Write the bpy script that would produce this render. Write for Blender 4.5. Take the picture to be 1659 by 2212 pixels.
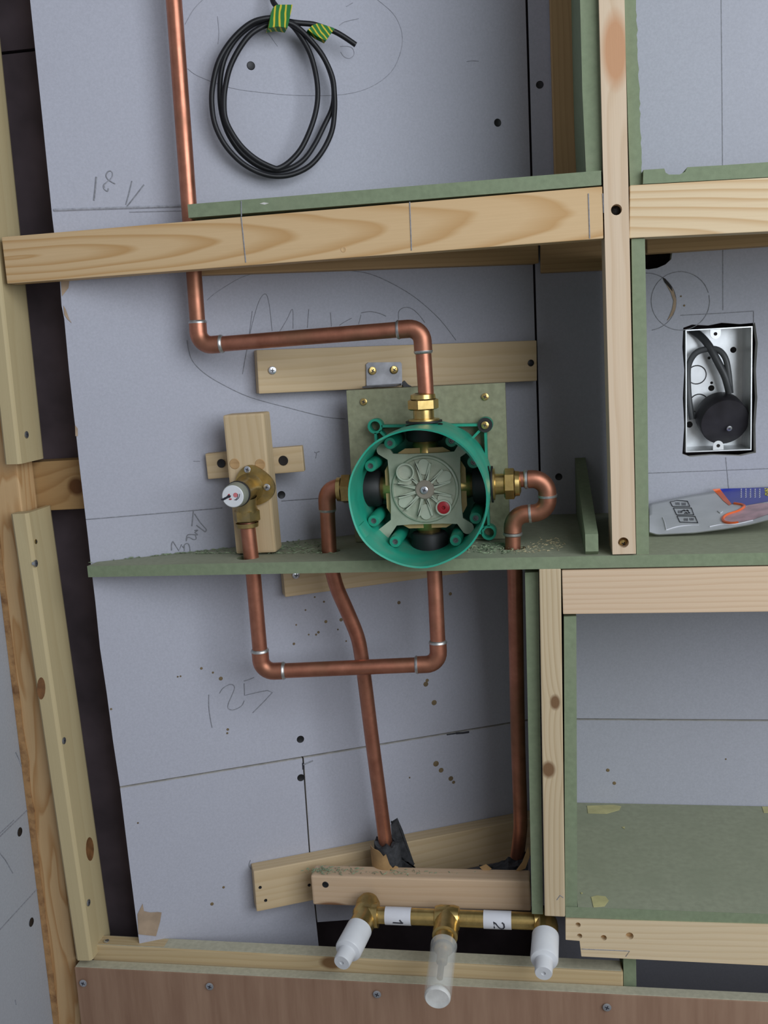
import bpy, bmesh, math, random
from mathutils import Vector, Matrix, noise
from mathutils.geometry import tessellate_polygon
random.seed(7)
S = bpy.context.scene
for o in list(bpy.data.objects): bpy.data.objects.remove(o)
COL = S.collection
R = math.radians

# ------------------------------------------------------------------ camera
W, H, F = 1659.0, 2212.0, 2100.0
DC, ZC = 1.10, 1.00                       # camera stands 1.1 m before the back wall, 1 m up
YAW, PIT, ROL = R(9.32), R(9.49), R(3.15)
cy, sy, cp, sp, cr, sr = math.cos(YAW), math.sin(YAW), math.cos(PIT), math.sin(PIT), math.cos(ROL), math.sin(ROL)
FW = Vector((-sy*cp, cy*cp, -sp)); RX = Vector((cy, sy, 0)); DN = FW.cross(RX)
AX = cr*RX + sr*DN; AD = -sr*RX + cr*DN
CAM = Vector((0, -DC, ZC))
cd = bpy.data.cameras.new('camera'); cam = bpy.data.objects.new('camera', cd); COL.objects.link(cam)
cd.sensor_fit = 'HORIZONTAL'; cd.sensor_width = 36.0; cd.lens = 36.0*F/W; cd.clip_start = 0.01
cam.matrix_world = Matrix(((AX.x, -AD.x, -FW.x, CAM.x), (AX.y, -AD.y, -FW.y, CAM.y), (AX.z, -AD.z, -FW.z, CAM.z), (0, 0, 0, 1)))
S.camera = cam

# ------------------------------------------------------------------ light
wd = bpy.data.worlds.new('room_light'); S.world = wd; wd.use_nodes = True
bg = wd.node_tree.nodes['Background']; bg.inputs[0].default_value = (1.0, 0.965, 0.95, 1); bg.inputs[1].default_value = 0.29
def area(name, loc, target, sx, sz, power, col):
    l = bpy.data.lights.new(name, 'AREA'); l.shape = 'RECTANGLE'; l.size = sx; l.size_y = sz; l.energy = power; l.color = col
    o = bpy.data.objects.new(name, l); COL.objects.link(o); o.location = loc
    o.rotation_euler = (Vector(target)-Vector(loc)).to_track_quat('-Z', 'Y').to_euler(); return o
area('window_daylight', (0.88, -1.28, 1.40), (0.0, -0.1, 0.88), 1.30, 1.15, 23.5, (0.87, 0.935, 1.0))
S.view_settings.view_transform = 'Standard'; S.view_settings.look = 'None'
S.view_settings.exposure = 0.0; S.view_settings.gamma = 1.0; S.view_settings.use_curve_mapping = False

# ------------------------------------------------------------------ measuring helpers (photo point -> place in the room)
def ray(x, y):
    return AX*((x-W/2)/F) + AD*((y-H/2)/F) + FW
def P(x, y, Y):
    d = ray(x, y); return CAM + d*((Y+DC)/d.y)
def PZ(x, y, z):
    d = ray(x, y); return CAM + d*((z-ZC)/d.z)
def PX(x, y, X):
    d = ray(x, y); return CAM + d*(X/d.x)
TH = R(24.6)
UA = Vector((math.cos(TH), math.sin(TH), 0)); NA = Vector((math.sin(TH), -math.cos(TH), 0)); ZU = Vector((0, 0, 1))
def PA(x, y, off=0.0):                     # on the angled wall
    d = ray(x, y); n = NA; t = (n.dot(n*off) - n.dot(CAM))/n.dot(d); return CAM + d*t
def mm(a, b, Y): return (P(*a, Y)-P(*b, Y)).length

# ------------------------------------------------------------------ mesh helpers
class MB:
    def __init__(s): s.v = []; s.f = []; s.m = []; s.sm = []
    def add(s, vs, fs, mi=0, smooth=False):
        b = len(s.v); s.v += [Vector(v) for v in vs]
        for f in fs: s.f.append([b+i for i in f]); s.m.append(mi); s.sm.append(smooth)
        return s
    def box(s, lo, hi, mi=0):
        x0, y0, z0 = lo; x1, y1, z1 = hi
        vs = [(x0,y0,z0),(x1,y0,z0),(x1,y1,z0),(x0,y1,z0),(x0,y0,z1),(x1,y0,z1),(x1,y1,z1),(x0,y1,z1)]
        return s.add(vs, [(0,3,2,1),(4,5,6,7),(0,1,5,4),(1,2,6,5),(2,3,7,6),(3,0,4,7)], mi)
    def hexa(s, c, mi=0):                  # 8 corners: front quad (TL,TR,BR,BL), back quad
        return s.add(c, [(0,3,2,1),(4,5,6,7),(0,1,5,4),(1,2,6,5),(2,3,7,6),(3,0,4,7)], mi)
    def prism(s, loops, ext, mi=0, mi_side=None):   # loops of 3-D points in one plane, extruded by vector ext
        ext = Vector(ext); loops = [[Vector(p) for p in l] for l in loops]
        tri = tessellate_polygon(loops); flat = [p for l in loops for p in l]; n = len(flat)
        s.add(flat + [p+ext for p in flat], [tuple(t) for t in tri] + [tuple(n+i for i in reversed(t)) for t in tri], mi)
        b = len(s.v)-2*n; k = 0
        for l in loops:
            c = len(l)
            for i in range(c):
                j = (i+1) % c; s.f.append([b+k+i, b+k+j, b+n+k+j, b+n+k+i]); s.m.append(mi if mi_side is None else mi_side); s.sm.append(False)
            k += c
        return s
    def tube(s, pts, r, seg=16, mi=0, caps=True, flat=None):
        pts = [Vector(p) for p in pts]; n = len(pts); rs = r if isinstance(r, (list, tuple)) else [r]*n
        t0 = (pts[1]-pts[0]).normalized(); a = t0.orthogonal().normalized(); vs = []; prev = t0
        for i, p in enumerate(pts):
            t = (pts[min(i+1, n-1)]-pts[max(i-1, 0)]).normalized()
            a = prev.rotation_difference(t) @ a; a = (a - t*a.dot(t)).normalized(); b = t.cross(a); prev = t
            for k in range(seg):
                q = 2*math.pi*k/seg; d = a*math.cos(q) + b*math.sin(q)
                if flat: d = d - flat[0]*d.dot(flat[0])*(1-flat[1])
                vs.append(p + d*rs[i])
        fs = [(i*seg+k, i*seg+(k+1) % seg, (i+1)*seg+(k+1) % seg, (i+1)*seg+k) for i in range(n-1) for k in range(seg)]
        s.add(vs, fs, mi, True)
        if caps:
            b = len(s.v)-n*seg
            s.f.append([b+k for k in reversed(range(seg))]); s.m.append(mi); s.sm.append(False)
            s.f.append([b+(n-1)*seg+k for k in range(seg)]); s.m.append(mi); s.sm.append(False)
        return s
    def lathe(s, o, ax, prof, seg=24, mi=0, a0=0.0, smooth=True):     # prof: (radius, distance along axis)
        o = Vector(o); ax = Vector(ax).normalized(); a = ax.cross(Vector((0, 0, 1)))
        if a.length < 1e-4: a = Vector((1, 0, 0))
        a.normalize(); b = ax.cross(a); vs = []
        for r, h in prof:
            for k in range(seg):
                q = 2*math.pi*k/seg + a0; vs.append(o + ax*h + (a*math.cos(q)+b*math.sin(q))*max(r, 1e-5))
        n = len(prof)
        fs = [(i*seg+k, i*seg+(k+1) % seg, (i+1)*seg+(k+1) % seg, (i+1)*seg+k) for i in range(n-1) for k in range(seg)]
        return s.add(vs, fs, mi, smooth)
    def hexnut(s, o, ax, r, l, mi=0, a0=0.0):
        return s.lathe(o, ax, [(0, 0), (r*.84, 0), (r, l*.12), (r, l*.88), (r*.84, l), (0, l)], 6, mi, a0, False)

def rel(o, parent):
    if parent is not None:
        o.parent = parent; o.matrix_parent_inverse = parent.matrix_basis.inverted()
def obj(name, mb, mats, parent=None, M=None, bevel=0.0, seg=2, sharp=38):
    me = bpy.data.meshes.new(name); vs = mb.v
    if M is None:
        lo = Vector([min(v[i] for v in vs) for i in range(3)]); hi = Vector([max(v[i] for v in vs) for i in range(3)])
        c = (lo+hi)/2; vs = [v-c for v in vs]; M = Matrix.Translation(c)
    me.from_pydata([tuple(v) for v in vs], [], mb.f)
    mats = mats if isinstance(mats, (list, tuple)) else [mats]
    for m in mats: me.materials.append(m)
    for p, mi, sm in zip(me.polygons, mb.m, mb.sm): p.material_index = mi; p.use_smooth = sm
    bm = bmesh.new(); bm.from_mesh(me)
    if bevel: bmesh.ops.bevel(bm, geom=list(bm.edges), offset=bevel, segments=seg, affect='EDGES', profile=0.6)
    bmesh.ops.recalc_face_normals(bm, faces=bm.faces); bm.to_mesh(me); bm.free()
    if any(mb.sm): me.set_sharp_from_angle(angle=R(sharp))
    o = bpy.data.objects.new(name, me); COL.objects.link(o); o.matrix_basis = M; rel(o, parent); return o
def empty(name, loc):
    o = bpy.data.objects.new(name, None); COL.objects.link(o); o.empty_display_size = .02; o.matrix_basis = Matrix.Translation(Vector(loc)); return o
def tag(o, label=None, cat=None, group=None, kind=None):
    if label: o['label'] = label
    if cat: o['category'] = cat
    if group: o['group'] = group
    if kind: o['kind'] = kind
    return o
def catmull(pts, n=6):
    pts = [Vector(p) for p in pts]; out = []
    for i in range(len(pts)-1):
        p0, p1, p2, p3 = pts[max(i-1, 0)], pts[i], pts[i+1], pts[min(i+2, len(pts)-1)]
        for k in range(n):
            t = k/n; out.append(0.5*((2*p1)+(p2-p0)*t+(2*p0-5*p1+4*p2-p3)*t*t+(3*p1-p0-3*p2+p3)*t**3))
    return out+[pts[-1]]
def fillet(pts, r, n=8):
    pts = [Vector(p) for p in pts]; out = [pts[0]]; arcs = []
    for i in range(1, len(pts)-1):
        a = (pts[i-1]-pts[i]).normalized(); b = (pts[i+1]-pts[i]).normalized()
        ang = a.angle(b); d = r/math.tan(ang/2); p, q = pts[i]+a*d, pts[i]+b*d
        c = pts[i] + (a+b).normalized()*(r/math.sin(ang/2)); arc = []
        for k in range(n+1):
            v = (p-c).lerp(q-c, k/n); v = v.normalized()*r
            va, vb = (p-c), (q-c); full = va.angle(vb); t = k/n
            v = (va*math.sin((1-t)*full)+vb*math.sin(t*full))/math.sin(full); arc.append(c+v)
        out += arc; arcs.append((arc, a, b))
    return out+[pts[-1]], arcs

# ------------------------------------------------------------------ materials
def mat(name):
    m = bpy.data.materials.new(name); m.use_nodes = True; nt = m.node_tree; return m, nt, nt.nodes['Principled BSDF']
def nd(nt, t, **k):
    n = nt.nodes.new(t)
    for a, b in k.items(): setattr(n, a, b)
    return n
def math_(nt, op, a, b=None, c=None):
    n = nd(nt, 'ShaderNodeMath', operation=op)
    for i, x in enumerate((a, b, c)):
        if x is None: continue
        if isinstance(x, (int, float)): n.inputs[i].default_value = x
        else: nt.links.new(x, n.inputs[i])
    return n.outputs[0]
def rgba(c): return (c[0], c[1], c[2], 1)
def srgb(r, g, b):
    f = lambda u: (u/255/12.92) if u/255 <= .04045 else ((u/255+.055)/1.055)**2.4
    return (f(r), f(g), f(b))
def mixc(nt, fac, a, b, blend='MIX'):
    n = nd(nt, 'ShaderNodeMix', data_type='RGBA', blend_type=blend)
    for sock, x in ((n.inputs[0], fac), (n.inputs[6], a), (n.inputs[7], b)):
        if isinstance(x, (int, float)): sock.default_value = x
        elif isinstance(x, tuple): sock.default_value = rgba(x)
        else: nt.links.new(x, sock)
    return n.outputs[2]
def noise_(nt, vec, scale, detail=2.0, rough=.5):
    n = nd(nt, 'ShaderNodeTexNoise'); n.inputs['Scale'].default_value = scale; n.inputs['Detail'].default_value = detail; n.inputs['Roughness'].default_value = rough
    if vec is not None: nt.links.new(vec, n.inputs['Vector'])
    return n.outputs['Fac']
def ramp_(nt, fac, stops):
    n = nd(nt, 'ShaderNodeValToRGB'); e = n.color_ramp.elements
    while len(e) < len(stops): e.new(.5)
    for el, (p, c) in zip(e, stops): el.position = p; el.color = rgba(c) if len(c) == 3 else c
    nt.links.new(fac, n.inputs[0]); return n.outputs[0]
def mapr(nt, v, a, b, c=0.0, d=1.0):
    n = nd(nt, 'ShaderNodeMapRange'); nt.links.new(v, n.inputs[0])
    for i, x in enumerate((a, b, c, d)): n.inputs[i+1].default_value = x
    return n.outputs[0]
def bump(nt, bs, h, strength, dist=.001):
    n = nd(nt, 'ShaderNodeBump'); n.inputs['Strength'].default_value = strength; n.inputs['Distance'].default_value = dist
    nt.links.new(h, n.inputs['Height']); nt.links.new(n.outputs[0], bs.inputs['Normal'])

def plain(name, c, rough=.5, metal=0.0, var=.12, scale=60, spec=.5, bmp=0.0, tint=None, alpha=1.0, trans=0.0, tscale=9):
    m, nt, b = mat(name); tc = nd(nt, 'ShaderNodeTexCoord'); v = tc.outputs['Object']
    f = noise_(nt, v, scale, 3)
    dark = tuple(x*(1-var) for x in c); lite = tuple(min(1, x*(1+var)) for x in c)
    col = mixc(nt, mapr(nt, f, .3, .7), dark, lite)
    if tint:
        col = mixc(nt, mapr(nt, noise_(nt, v, tscale, 4, .65), .48, .68, 0, tint[1]), col, tint[0])
    nt.links.new(col, b.inputs['Base Color'])
    b.inputs['Roughness'].default_value = rough; b.inputs['Metallic'].default_value = metal; b.inputs['Specular IOR Level'].default_value = spec
    b.inputs['Alpha'].default_value = alpha; b.inputs['Transmission Weight'].default_value = trans
    if bmp: bump(nt, b, noise_(nt, v, scale*6, 3), bmp)
    return m

def wood(name, light, dark, ring=.0045, tilt=.03, y0=.03, z0=0.0, knots=(), fibre=.10, rough=.62, contrast=1.0, waver=.9, kn=.42):
    m, nt, b = mat(name); tc = nd(nt, 'ShaderNodeTexCoord'); sx = nd(nt, 'ShaderNodeSeparateXYZ'); nt.links.new(tc.outputs['Object'], sx.inputs[0])
    x, y, z = sx.outputs
    inf = nd(nt, 'ShaderNodeObjectInfo'); rnd = inf.outputs['Random']
    cb = nd(nt, 'ShaderNodeCombineXYZ'); nt.links.new(math_(nt, 'MULTIPLY_ADD', x, 3.0, rnd), cb.inputs[0])
    nt.links.new(math_(nt, 'MULTIPLY', y, 22.0), cb.inputs[1]); nt.links.new(math_(nt, 'MULTIPLY', z, 22.0), cb.inputs[2])
    w = noise_(nt, cb.outputs[0], 1.6, 2)
    zz = math_(nt, 'SUBTRACT', z, z0); yy = math_(nt, 'ADD', math_(nt, 'MULTIPLY', x, tilt), math_(nt, 'ADD', y, y0))
    r = math_(nt, 'SQRT', math_(nt, 'ADD', math_(nt, 'MULTIPLY', zz, zz), math_(nt, 'MULTIPLY', yy, yy)))
    v = math_(nt, 'ADD', math_(nt, 'DIVIDE', r, ring), math_(nt, 'MULTIPLY', w, waver*2))
    km = None
    for kx, kz, ra, rb in knots:
        d = math_(nt, 'SQRT', math_(nt, 'ADD', math_(nt, 'POWER', math_(nt, 'ABSOLUTE', math_(nt, 'DIVIDE', math_(nt, 'SUBTRACT', x, kx), ra)), 2.0),
                                  math_(nt, 'POWER', math_(nt, 'ABSOLUTE', math_(nt, 'DIVIDE', math_(nt, 'SUBTRACT', z, kz), rb)), 2.0)))
        v = math_(nt, 'ADD', v, math_(nt, 'DIVIDE', 1.6, math_(nt, 'ADD', d, .6)))
        k = mapr(nt, d, 1.25, .75); km = k if km is None else math_(nt, 'MAXIMUM', km, k)
    fr = math_(nt, 'FRACT', v)
    g = ramp_(nt, fr, [(0, (0, 0, 0)), (.45, (.12, .12, .12)), (.86, (contrast,)*3), (.97, (.1, .1, .1)), (1, (0, 0, 0))])
    col = mixc(nt, g, light, dark)
    cb2 = nd(nt, 'ShaderNodeCombineXYZ'); nt.links.new(math_(nt, 'MULTIPLY_ADD', x, 12.0, rnd), cb2.inputs[0])
    nt.links.new(math_(nt, 'MULTIPLY', y, 700.0), cb2.inputs[1]); nt.links.new(math_(nt, 'MULTIPLY', z, 700.0), cb2.inputs[2])
    fib = noise_(nt, cb2.outputs[0], 1.0, 2)
    col = mixc(nt, math_(nt, 'MULTIPLY', fib, fibre*2), col, tuple(q*.55 for q in dark))
    low = noise_(nt, cb.outputs[0], .7, 1)
    col = mixc(nt, mapr(nt, low, .35, .75, 0, .35), col, tuple(.5*(p+q) for p, q in zip(light, dark)))
    if km is not None: col = mixc(nt, km, col, (dark[0]*kn, dark[1]*kn*.75, dark[2]*kn*.62))
    nt.links.new(col, b.inputs['Base Color']); b.inputs['Roughness'].default_value = rough; b.inputs['Specular IOR Level'].default_value = .3
    bump(nt, b, fib, .15, .0006); return m

def plaster(name, c):
    m, nt, b = mat(name); tc = nd(nt, 'ShaderNodeTexCoord'); v = tc.outputs['Object']
    f = noise_(nt, v, 420, 3, .7); g = noise_(nt, v, 5, 3)
    col = mixc(nt, mapr(nt, f, .3, .7), tuple(x*.93 for x in c), tuple(x*1.05 for x in c))
    col = mixc(nt, mapr(nt, g, .45, .75, 0, .25), col, (c[0]*.86, c[1]*.83, c[2]*.82))
    nt.links.new(col, b.inputs['Base Color']); b.inputs['Roughness'].default_value = .85; b.inputs['Specular IOR Level'].default_value = .2
    bump(nt, b, f, .12, .0006); return m

def copper(name):
    m, nt, b = mat(name); tc = nd(nt, 'ShaderNodeTexCoord'); v = tc.outputs['Object']
    f = noise_(nt, v, 70, 4, .6); g = noise_(nt, v, 14, 3, .6)
    col = mixc(nt, mapr(nt, f, .3, .75), (.53, .225, .145), (.37, .145, .09))
    col = mixc(nt, mapr(nt, g, .5, .72, 0, .7), col, (.24, .13, .075))
    nt.links.new(col, b.inputs['Base Color']); b.inputs['Metallic'].default_value = .85
    nt.links.new(mapr(nt, g, .3, .7, .3, .52), b.inputs['Roughness']); bump(nt, b, f, .08, .0005); return m

def stripes(name, a, c, width, ang):
    m, nt, b = mat(name); tc = nd(nt, 'ShaderNodeTexCoord'); sx = nd(nt, 'ShaderNodeSeparateXYZ'); nt.links.new(tc.outputs['Object'], sx.inputs[0])
    w = noise_(nt, tc.outputs['Object'], 90, 1)
    t = math_(nt, 'ADD', math_(nt, 'MULTIPLY', sx.outputs[0], math.cos(ang)), math_(nt, 'MULTIPLY', sx.outputs[2], math.sin(ang)))
    t = math_(nt, 'ADD', t, math_(nt, 'MULTIPLY', w, .003))
    fr = math_(nt, 'FRACT', math_(nt, 'ADD', math_(nt, 'DIVIDE', t, width), 100.0))
    col = ramp_(nt, fr, [(0, a), (.62, a), (.68, c), (.94, c), (1, a)])
    nt.links.new(col, b.inputs['Base Color']); b.inputs['Roughness'].default_value = .5; b.inputs['Specular IOR Level'].default_value = .2; return m

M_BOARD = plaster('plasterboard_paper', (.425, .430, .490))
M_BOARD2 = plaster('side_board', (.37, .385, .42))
M_MDF = plain('green_mdf', (.205, .248, .155), .8, var=.08, scale=180, spec=.2, bmp=.1, tint=((.235, .26, .175), .5), tscale=14)
M_MDFD = plain('dusty_mdf', (.31, .325, .235), .9, var=.07, scale=160, spec=.15, bmp=.1, tint=((.27, .29, .205), .5), tscale=20)
M_PLATE = plain('olive_mdf', (.285, .29, .19), .85, var=.15, scale=160, spec=.2, bmp=.1, tint=((.22, .22, .13), .5), tscale=18)
PINE = ((.66, .47, .265), (.50, .29, .115))
M_RAIL = wood('pine_cathedral', *PINE, ring=.0068, tilt=.085, y0=-.001, z0=.002, waver=.5)
M_RAIL2 = wood('pine_slanted', (.72, .57, .37), (.55, .36, .18), ring=.006, tilt=.07, y0=.02, z0=-.03, waver=.4)
M_POST2 = wood('pine_straight', (.60, .48, .315), (.45, .33, .19), ring=.0028, tilt=.01, y0=.03, z0=.025, contrast=.8, knots=((.128, .003, .007, .0045), (.195, -.004, .008, .006)))
M_LRAIL = wood('pine_rosy', (.69, .52, .36), (.57, .39, .245), ring=.004, tilt=.004, y0=.05, z0=.06, contrast=.7)
M_PALE = wood('pine_pale', (.70, .56, .37), (.58, .43, .25), ring=.005, tilt=.01, y0=.04, z0=.05, contrast=.6)
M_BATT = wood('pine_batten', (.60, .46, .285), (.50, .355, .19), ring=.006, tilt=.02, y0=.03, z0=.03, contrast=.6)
M_STUD = wood('yellow_stud', (.56, .46, .265), (.47, .36, .19), ring=.02, tilt=.01, y0=.05, z0=.04, contrast=.4)
M_STUDU = wood('yellow_stud_upper', (.56, .46, .265), (.47, .36, .19), ring=.02, tilt=.01, y0=.05, z0=.04, contrast=.4)
M_ROUGH = wood('rough_brown_stud', (.62, .42, .22), (.46, .25, .10), ring=.012, tilt=.05, y0=.02, z0=.01, contrast=1, waver=3)
M_NOG = wood('brown_noggin', (.46, .29, .13), (.31, .165, .06), ring=.012, tilt=.12, y0=.02, z0=.03, contrast=.7, knots=((.062, -.002, .009, .009),))
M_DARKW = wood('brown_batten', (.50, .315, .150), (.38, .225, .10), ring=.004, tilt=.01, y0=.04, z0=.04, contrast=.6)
M_SHELFD = plain('sawn_top_dust', (.45, .425, .32), .9, var=.09, scale=200, spec=.1)
def plywood():
    m, nt, b = mat('plywood_face'); tc = nd(nt, 'ShaderNodeTexCoord'); mp = nd(nt, 'ShaderNodeMapping'); mp.inputs['Scale'].default_value = (60, 60, 5)
    nt.links.new(tc.outputs['Object'], mp.inputs[0]); f = noise_(nt, mp.outputs[0], 1.2, 4, .6)
    col = mixc(nt, mapr(nt, f, .3, .7), (.33, .205, .135), (.24, .135, .085)); nt.links.new(col, b.inputs['Base Color']); b.inputs['Roughness'].default_value = .7
    return m
M_PLY = plywood()
M_COP = copper('copper'); M_SOLD = plain('solder', (.55, .55, .54), .4, .9, var=.25, scale=200)
M_BRASS = plain('brass', (.58, .42, .16), .28, .9, var=.2, scale=90, tint=((.33, .22, .07), .6), tscale=40)
M_BRASSD = plain('dull_brass', (.40, .28, .10), .42, .85, var=.25, scale=120, tint=((.30, .25, .14), .7), tscale=40)
M_GREEN = plain('green_plastic', (.018, .34, .225), .42, var=.12, scale=40, spec=.5, tint=((.13, .30, .21), .5), tscale=24)
M_GREEND = plain('green_plastic_clean', (.014, .28, .18), .4, var=.12, scale=40)
M_BLACK = plain('black_rubber', (.012, .012, .013), .55, var=.3)
M_CABLE = plain('black_cable', (.008, .008, .010), .45, var=.3, scale=80, tint=((.025, .025, .03), .4), spec=.35)
M_COVER = plain('milky_grey_plastic', (.40, .43, .33), .35, var=.1, scale=50, tint=((.28, .30, .22), .5), tscale=60)
M_COVERL = plain('milky_grey_ribs', (.47, .50, .40), .35, var=.1, scale=50)
M_TAN = plain('tan_gasket', (.50, .34, .15), .6, var=.15)
M_RED = plain('red_plastic', (.42, .015, .025), .4, var=.1)
M_ZINC = plain('zinc', (.62, .64, .68), .28, .9, var=.15, scale=200)
M_GALV = plain('galvanised_steel', (.72, .74, .76), .32, .55, var=.12, scale=40, tint=((.55, .56, .57), .5), tscale=30)
M_STEEL = plain('dull_steel', (.17, .17, .18), .42, .85, var=.35, scale=60)
M_DARK = plain('dark_recess', (.015, .012, .011), .8)
M_PHOS = plain('black_screw', (.02, .02, .022), .45, .5, var=.3)
M_PENC = plain('pencil', (.25, .255, .28), .8, var=.25, scale=300)
M_PENL = plain('faint_pencil', (.33, .335, .375), .85, var=.2, scale=300)
M_INK = plain('ink', (.02, .02, .03), .6)
M_WHITE = plain('white_plastic', (.66, .67, .69), .3, var=.04)
M_LABEL = plain('white_label', (.62, .62, .66), .6, var=.05)
M_CLEAR = plain('clear_plastic', (.80, .81, .77), .18, var=.1, scale=60, alpha=.24)
M_FROST = plain('frosted_plastic', (.74, .75, .73), .35, var=.15, scale=90, alpha=.75)
M_FOAM = plain('grey_foam', (.035, .036, .04), .95, var=.5, scale=160, bmp=.5)
M_CARD = plain('brown_card', (.33, .20, .085), .85, var=.2, scale=70)
M_CAVE = plain('cavity_masonry', (.10, .075, .085), .95, var=.3, scale=20)
M_TORN = plain('torn_paper_core', (.36, .265, .185), .95, var=.2, scale=60)
M_GYP = plain('gypsum', (.62, .60, .57), .95, var=.15, scale=100, bmp=.3)
M_BAG = plain('milky_polythene', (.62, .63, .66), .22, var=.1, scale=18, alpha=.86)
M_BLUE = plain('blue_print', (.035, .05, .36), .3, var=.1); M_ORNG = plain('orange_print', (.75, .13, .03), .3, var=.1)
M_PINK = plain('pink_print', (.52, .32, .36), .3, var=.35, scale=50); M_YEL = plain('yellow_print', (.62, .55, .04), .4)
M_CHIP = plain('sawdust_chips', (.50, .42, .25), .9, var=.3); M_FLUFF = plain('green_dust', (.20, .25, .155), .95, var=.3)
M_GLUE = plain('glue_spot', (.50, .46, .22), .5, var=.15); M_SPLASH = plain('brown_splash', (.17, .12, .06), .7, var=.3)
M_STRIPE = stripes('earth_tape', (.008, .15, .02), (.55, .43, .02), .0049, R(-8))
M_STRIPE2 = stripes('earth_tape_end', (.008, .15, .02), (.55, .43, .02), .0040, R(35))
M_FLOOR = plain('concrete_floor', (.24, .235, .23), .9, var=.15, scale=8)
M_CEIL = plain('ceiling_board', (.55, .56, .58), .9)

# ------------------------------------------------------------------ beams, screws, strokes
YF = -0.222
def basis(o, ax, up, nrm):
    return Matrix(((ax.x, -nrm.x, up.x, o.x), (ax.y, -nrm.y, up.y, o.y), (ax.z, -nrm.z, up.z, o.z), (0, 0, 0, 1)))
def beam(name, p0, p1, h, t, m, nrm=(0, -1, 0), bevel=.0012, holes=(), parent=None, ends=None):
    """timber whose front face runs p0 -> p1; height h, thickness t backwards. local x = length"""
    nrm = Vector(nrm).normalized(); ax = (p1-p0); L = ax.length; ax.normalize()
    nrm = (nrm - ax*nrm.dot(ax)).normalized(); up = (-nrm).cross(ax); up = up if abs(up.z) < .5 or up.z > 0 else up
    up = ax.cross(-nrm); M = basis(p0, ax, up, nrm); b = MB()
    if holes or ends:
        lp = ends if ends else [(0, -h/2), (L, -h/2), (L, h/2), (0, h/2)]
        loops = [[Vector((x, 0, z)) for x, z in lp]]
        for hx, hz, r in holes: loops.append([Vector((hx+r*math.cos(q*math.pi/8), 0, hz+r*math.sin(q*math.pi/8))) for q in range(16)])
        b.prism(loops, (0, t, 0)); o = obj(name, b, m, parent, M)
    else:
        b.box((0, 0, -h/2), (L, t, h/2)); o = obj(name, b, m, parent, M, bevel)
    return o
def quad(name, tl, tr, br, bl, Y, t, m, vertical=False, pf=None, nrm=(0, -1, 0), **k):
    f = pf or (lambda q: P(q[0], q[1], Y)); a, b_, c, d = f(tl), f(tr), f(br), f(bl)
    if vertical:
        h = ((b_-a).length+(c-d).length)/2; return beam(name, (a+b_)/2, (c+d)/2, h, t, m, nrm, **k)
    h = ((a-d).length+(b_-c).length)/2; return beam(name, (a+d)/2, (b_+c)/2, h, t, m, nrm, **k)

def screw_mesh(kind):
    b = MB(); hm = {'zinc': M_ZINC, 'brass': M_BRASS, 'black': M_PHOS}[kind]
    b.lathe((0, 0, 0), (0, -1, 0), [(.55, -.9), (.55, -.2), (1.0, 0.0), (.98, .10), (.7, .2), (0, .24)], 20, 0)
    for a in (0, 1):
        lo, hi = ((-.5, -.27, -.11), (.5, -.1, .11)) if a == 0 else ((-.11, -.272, -.5), (.11, -.1, .5))
        b.box(lo, hi, 1)
    me = obj('screw', b, [hm, M_INK]); d = me.data; bpy.data.objects.remove(me); return d
SCREW = {k: screw_mesh(k) for k in ('zinc', 'brass', 'black')}
def screw(parent, pos, nrm=(0, -1, 0), r=.0034, kind='zinc', rot=.4, name='screw'):
    o = bpy.data.objects.new(name, SCREW[kind]); COL.objects.link(o)
    q = Vector((0, -1, 0)).rotation_difference(Vector(nrm).normalized())
    o.matrix_basis = Matrix.Translation(pos) @ q.to_matrix().to_4x4() @ Matrix.Rotation(rot, 4, 'Y') @ Matrix.Scale(r, 4)
    rel(o, parent); return o
HOLE = None
def dark_hole(parent, pos, nrm=(0, -1, 0), r=.0035, m=None, name='screw_hole'):
    """a driven screw head sunk in a dark countersink"""
    b = MB(); n = Vector(nrm).normalized()
    b.lathe(Vector(pos)+n*.0004, n, [(r*1.12, -.0004), (r, 0), (r*.8, -.0002), (0, -.0003)], 16, 0)
    return obj(name, b, m or M_PHOS, parent)
def stroke(parent, pts, r, m, name='pencil_line', smooth=True, n=4):
    p = catmull(pts, n) if smooth and len(pts) > 2 else [Vector(q) for q in pts]
    return obj(name, MB().tube(p, r, 5, 0), m, parent)
def struct(name, loc, label=None):
    return tag(empty(name, loc), label, None, None, 'structure')

# ================================================================== SETTING
fl = tag(obj('floor', MB().box((-1.6, -2.6, -.02), (2.4, .15, 0)), M_FLOOR), 'bare grey concrete floor below the frame', kind='structure')
ce = tag(obj('ceiling', MB().box((-1.6, -2.6, 2.4), (2.4, .15, 2.42)), M_CEIL), 'plain board ceiling above the alcove', kind='structure')
cav = tag(obj('wall_cavity', MB().box((-1.2, .075, 0), (1.2, .10, 2.4)).box((-.90, -.142, 0), (-.372, -.13, PX(40, 183, -.5).z+.03)).box((-.90, -.142, PX(40, 183, -.5).z+.033), (-.372, -.13, 2.4)), M_CAVE),
          'dark masonry seen in the gap beside the left stud', kind='structure')

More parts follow.
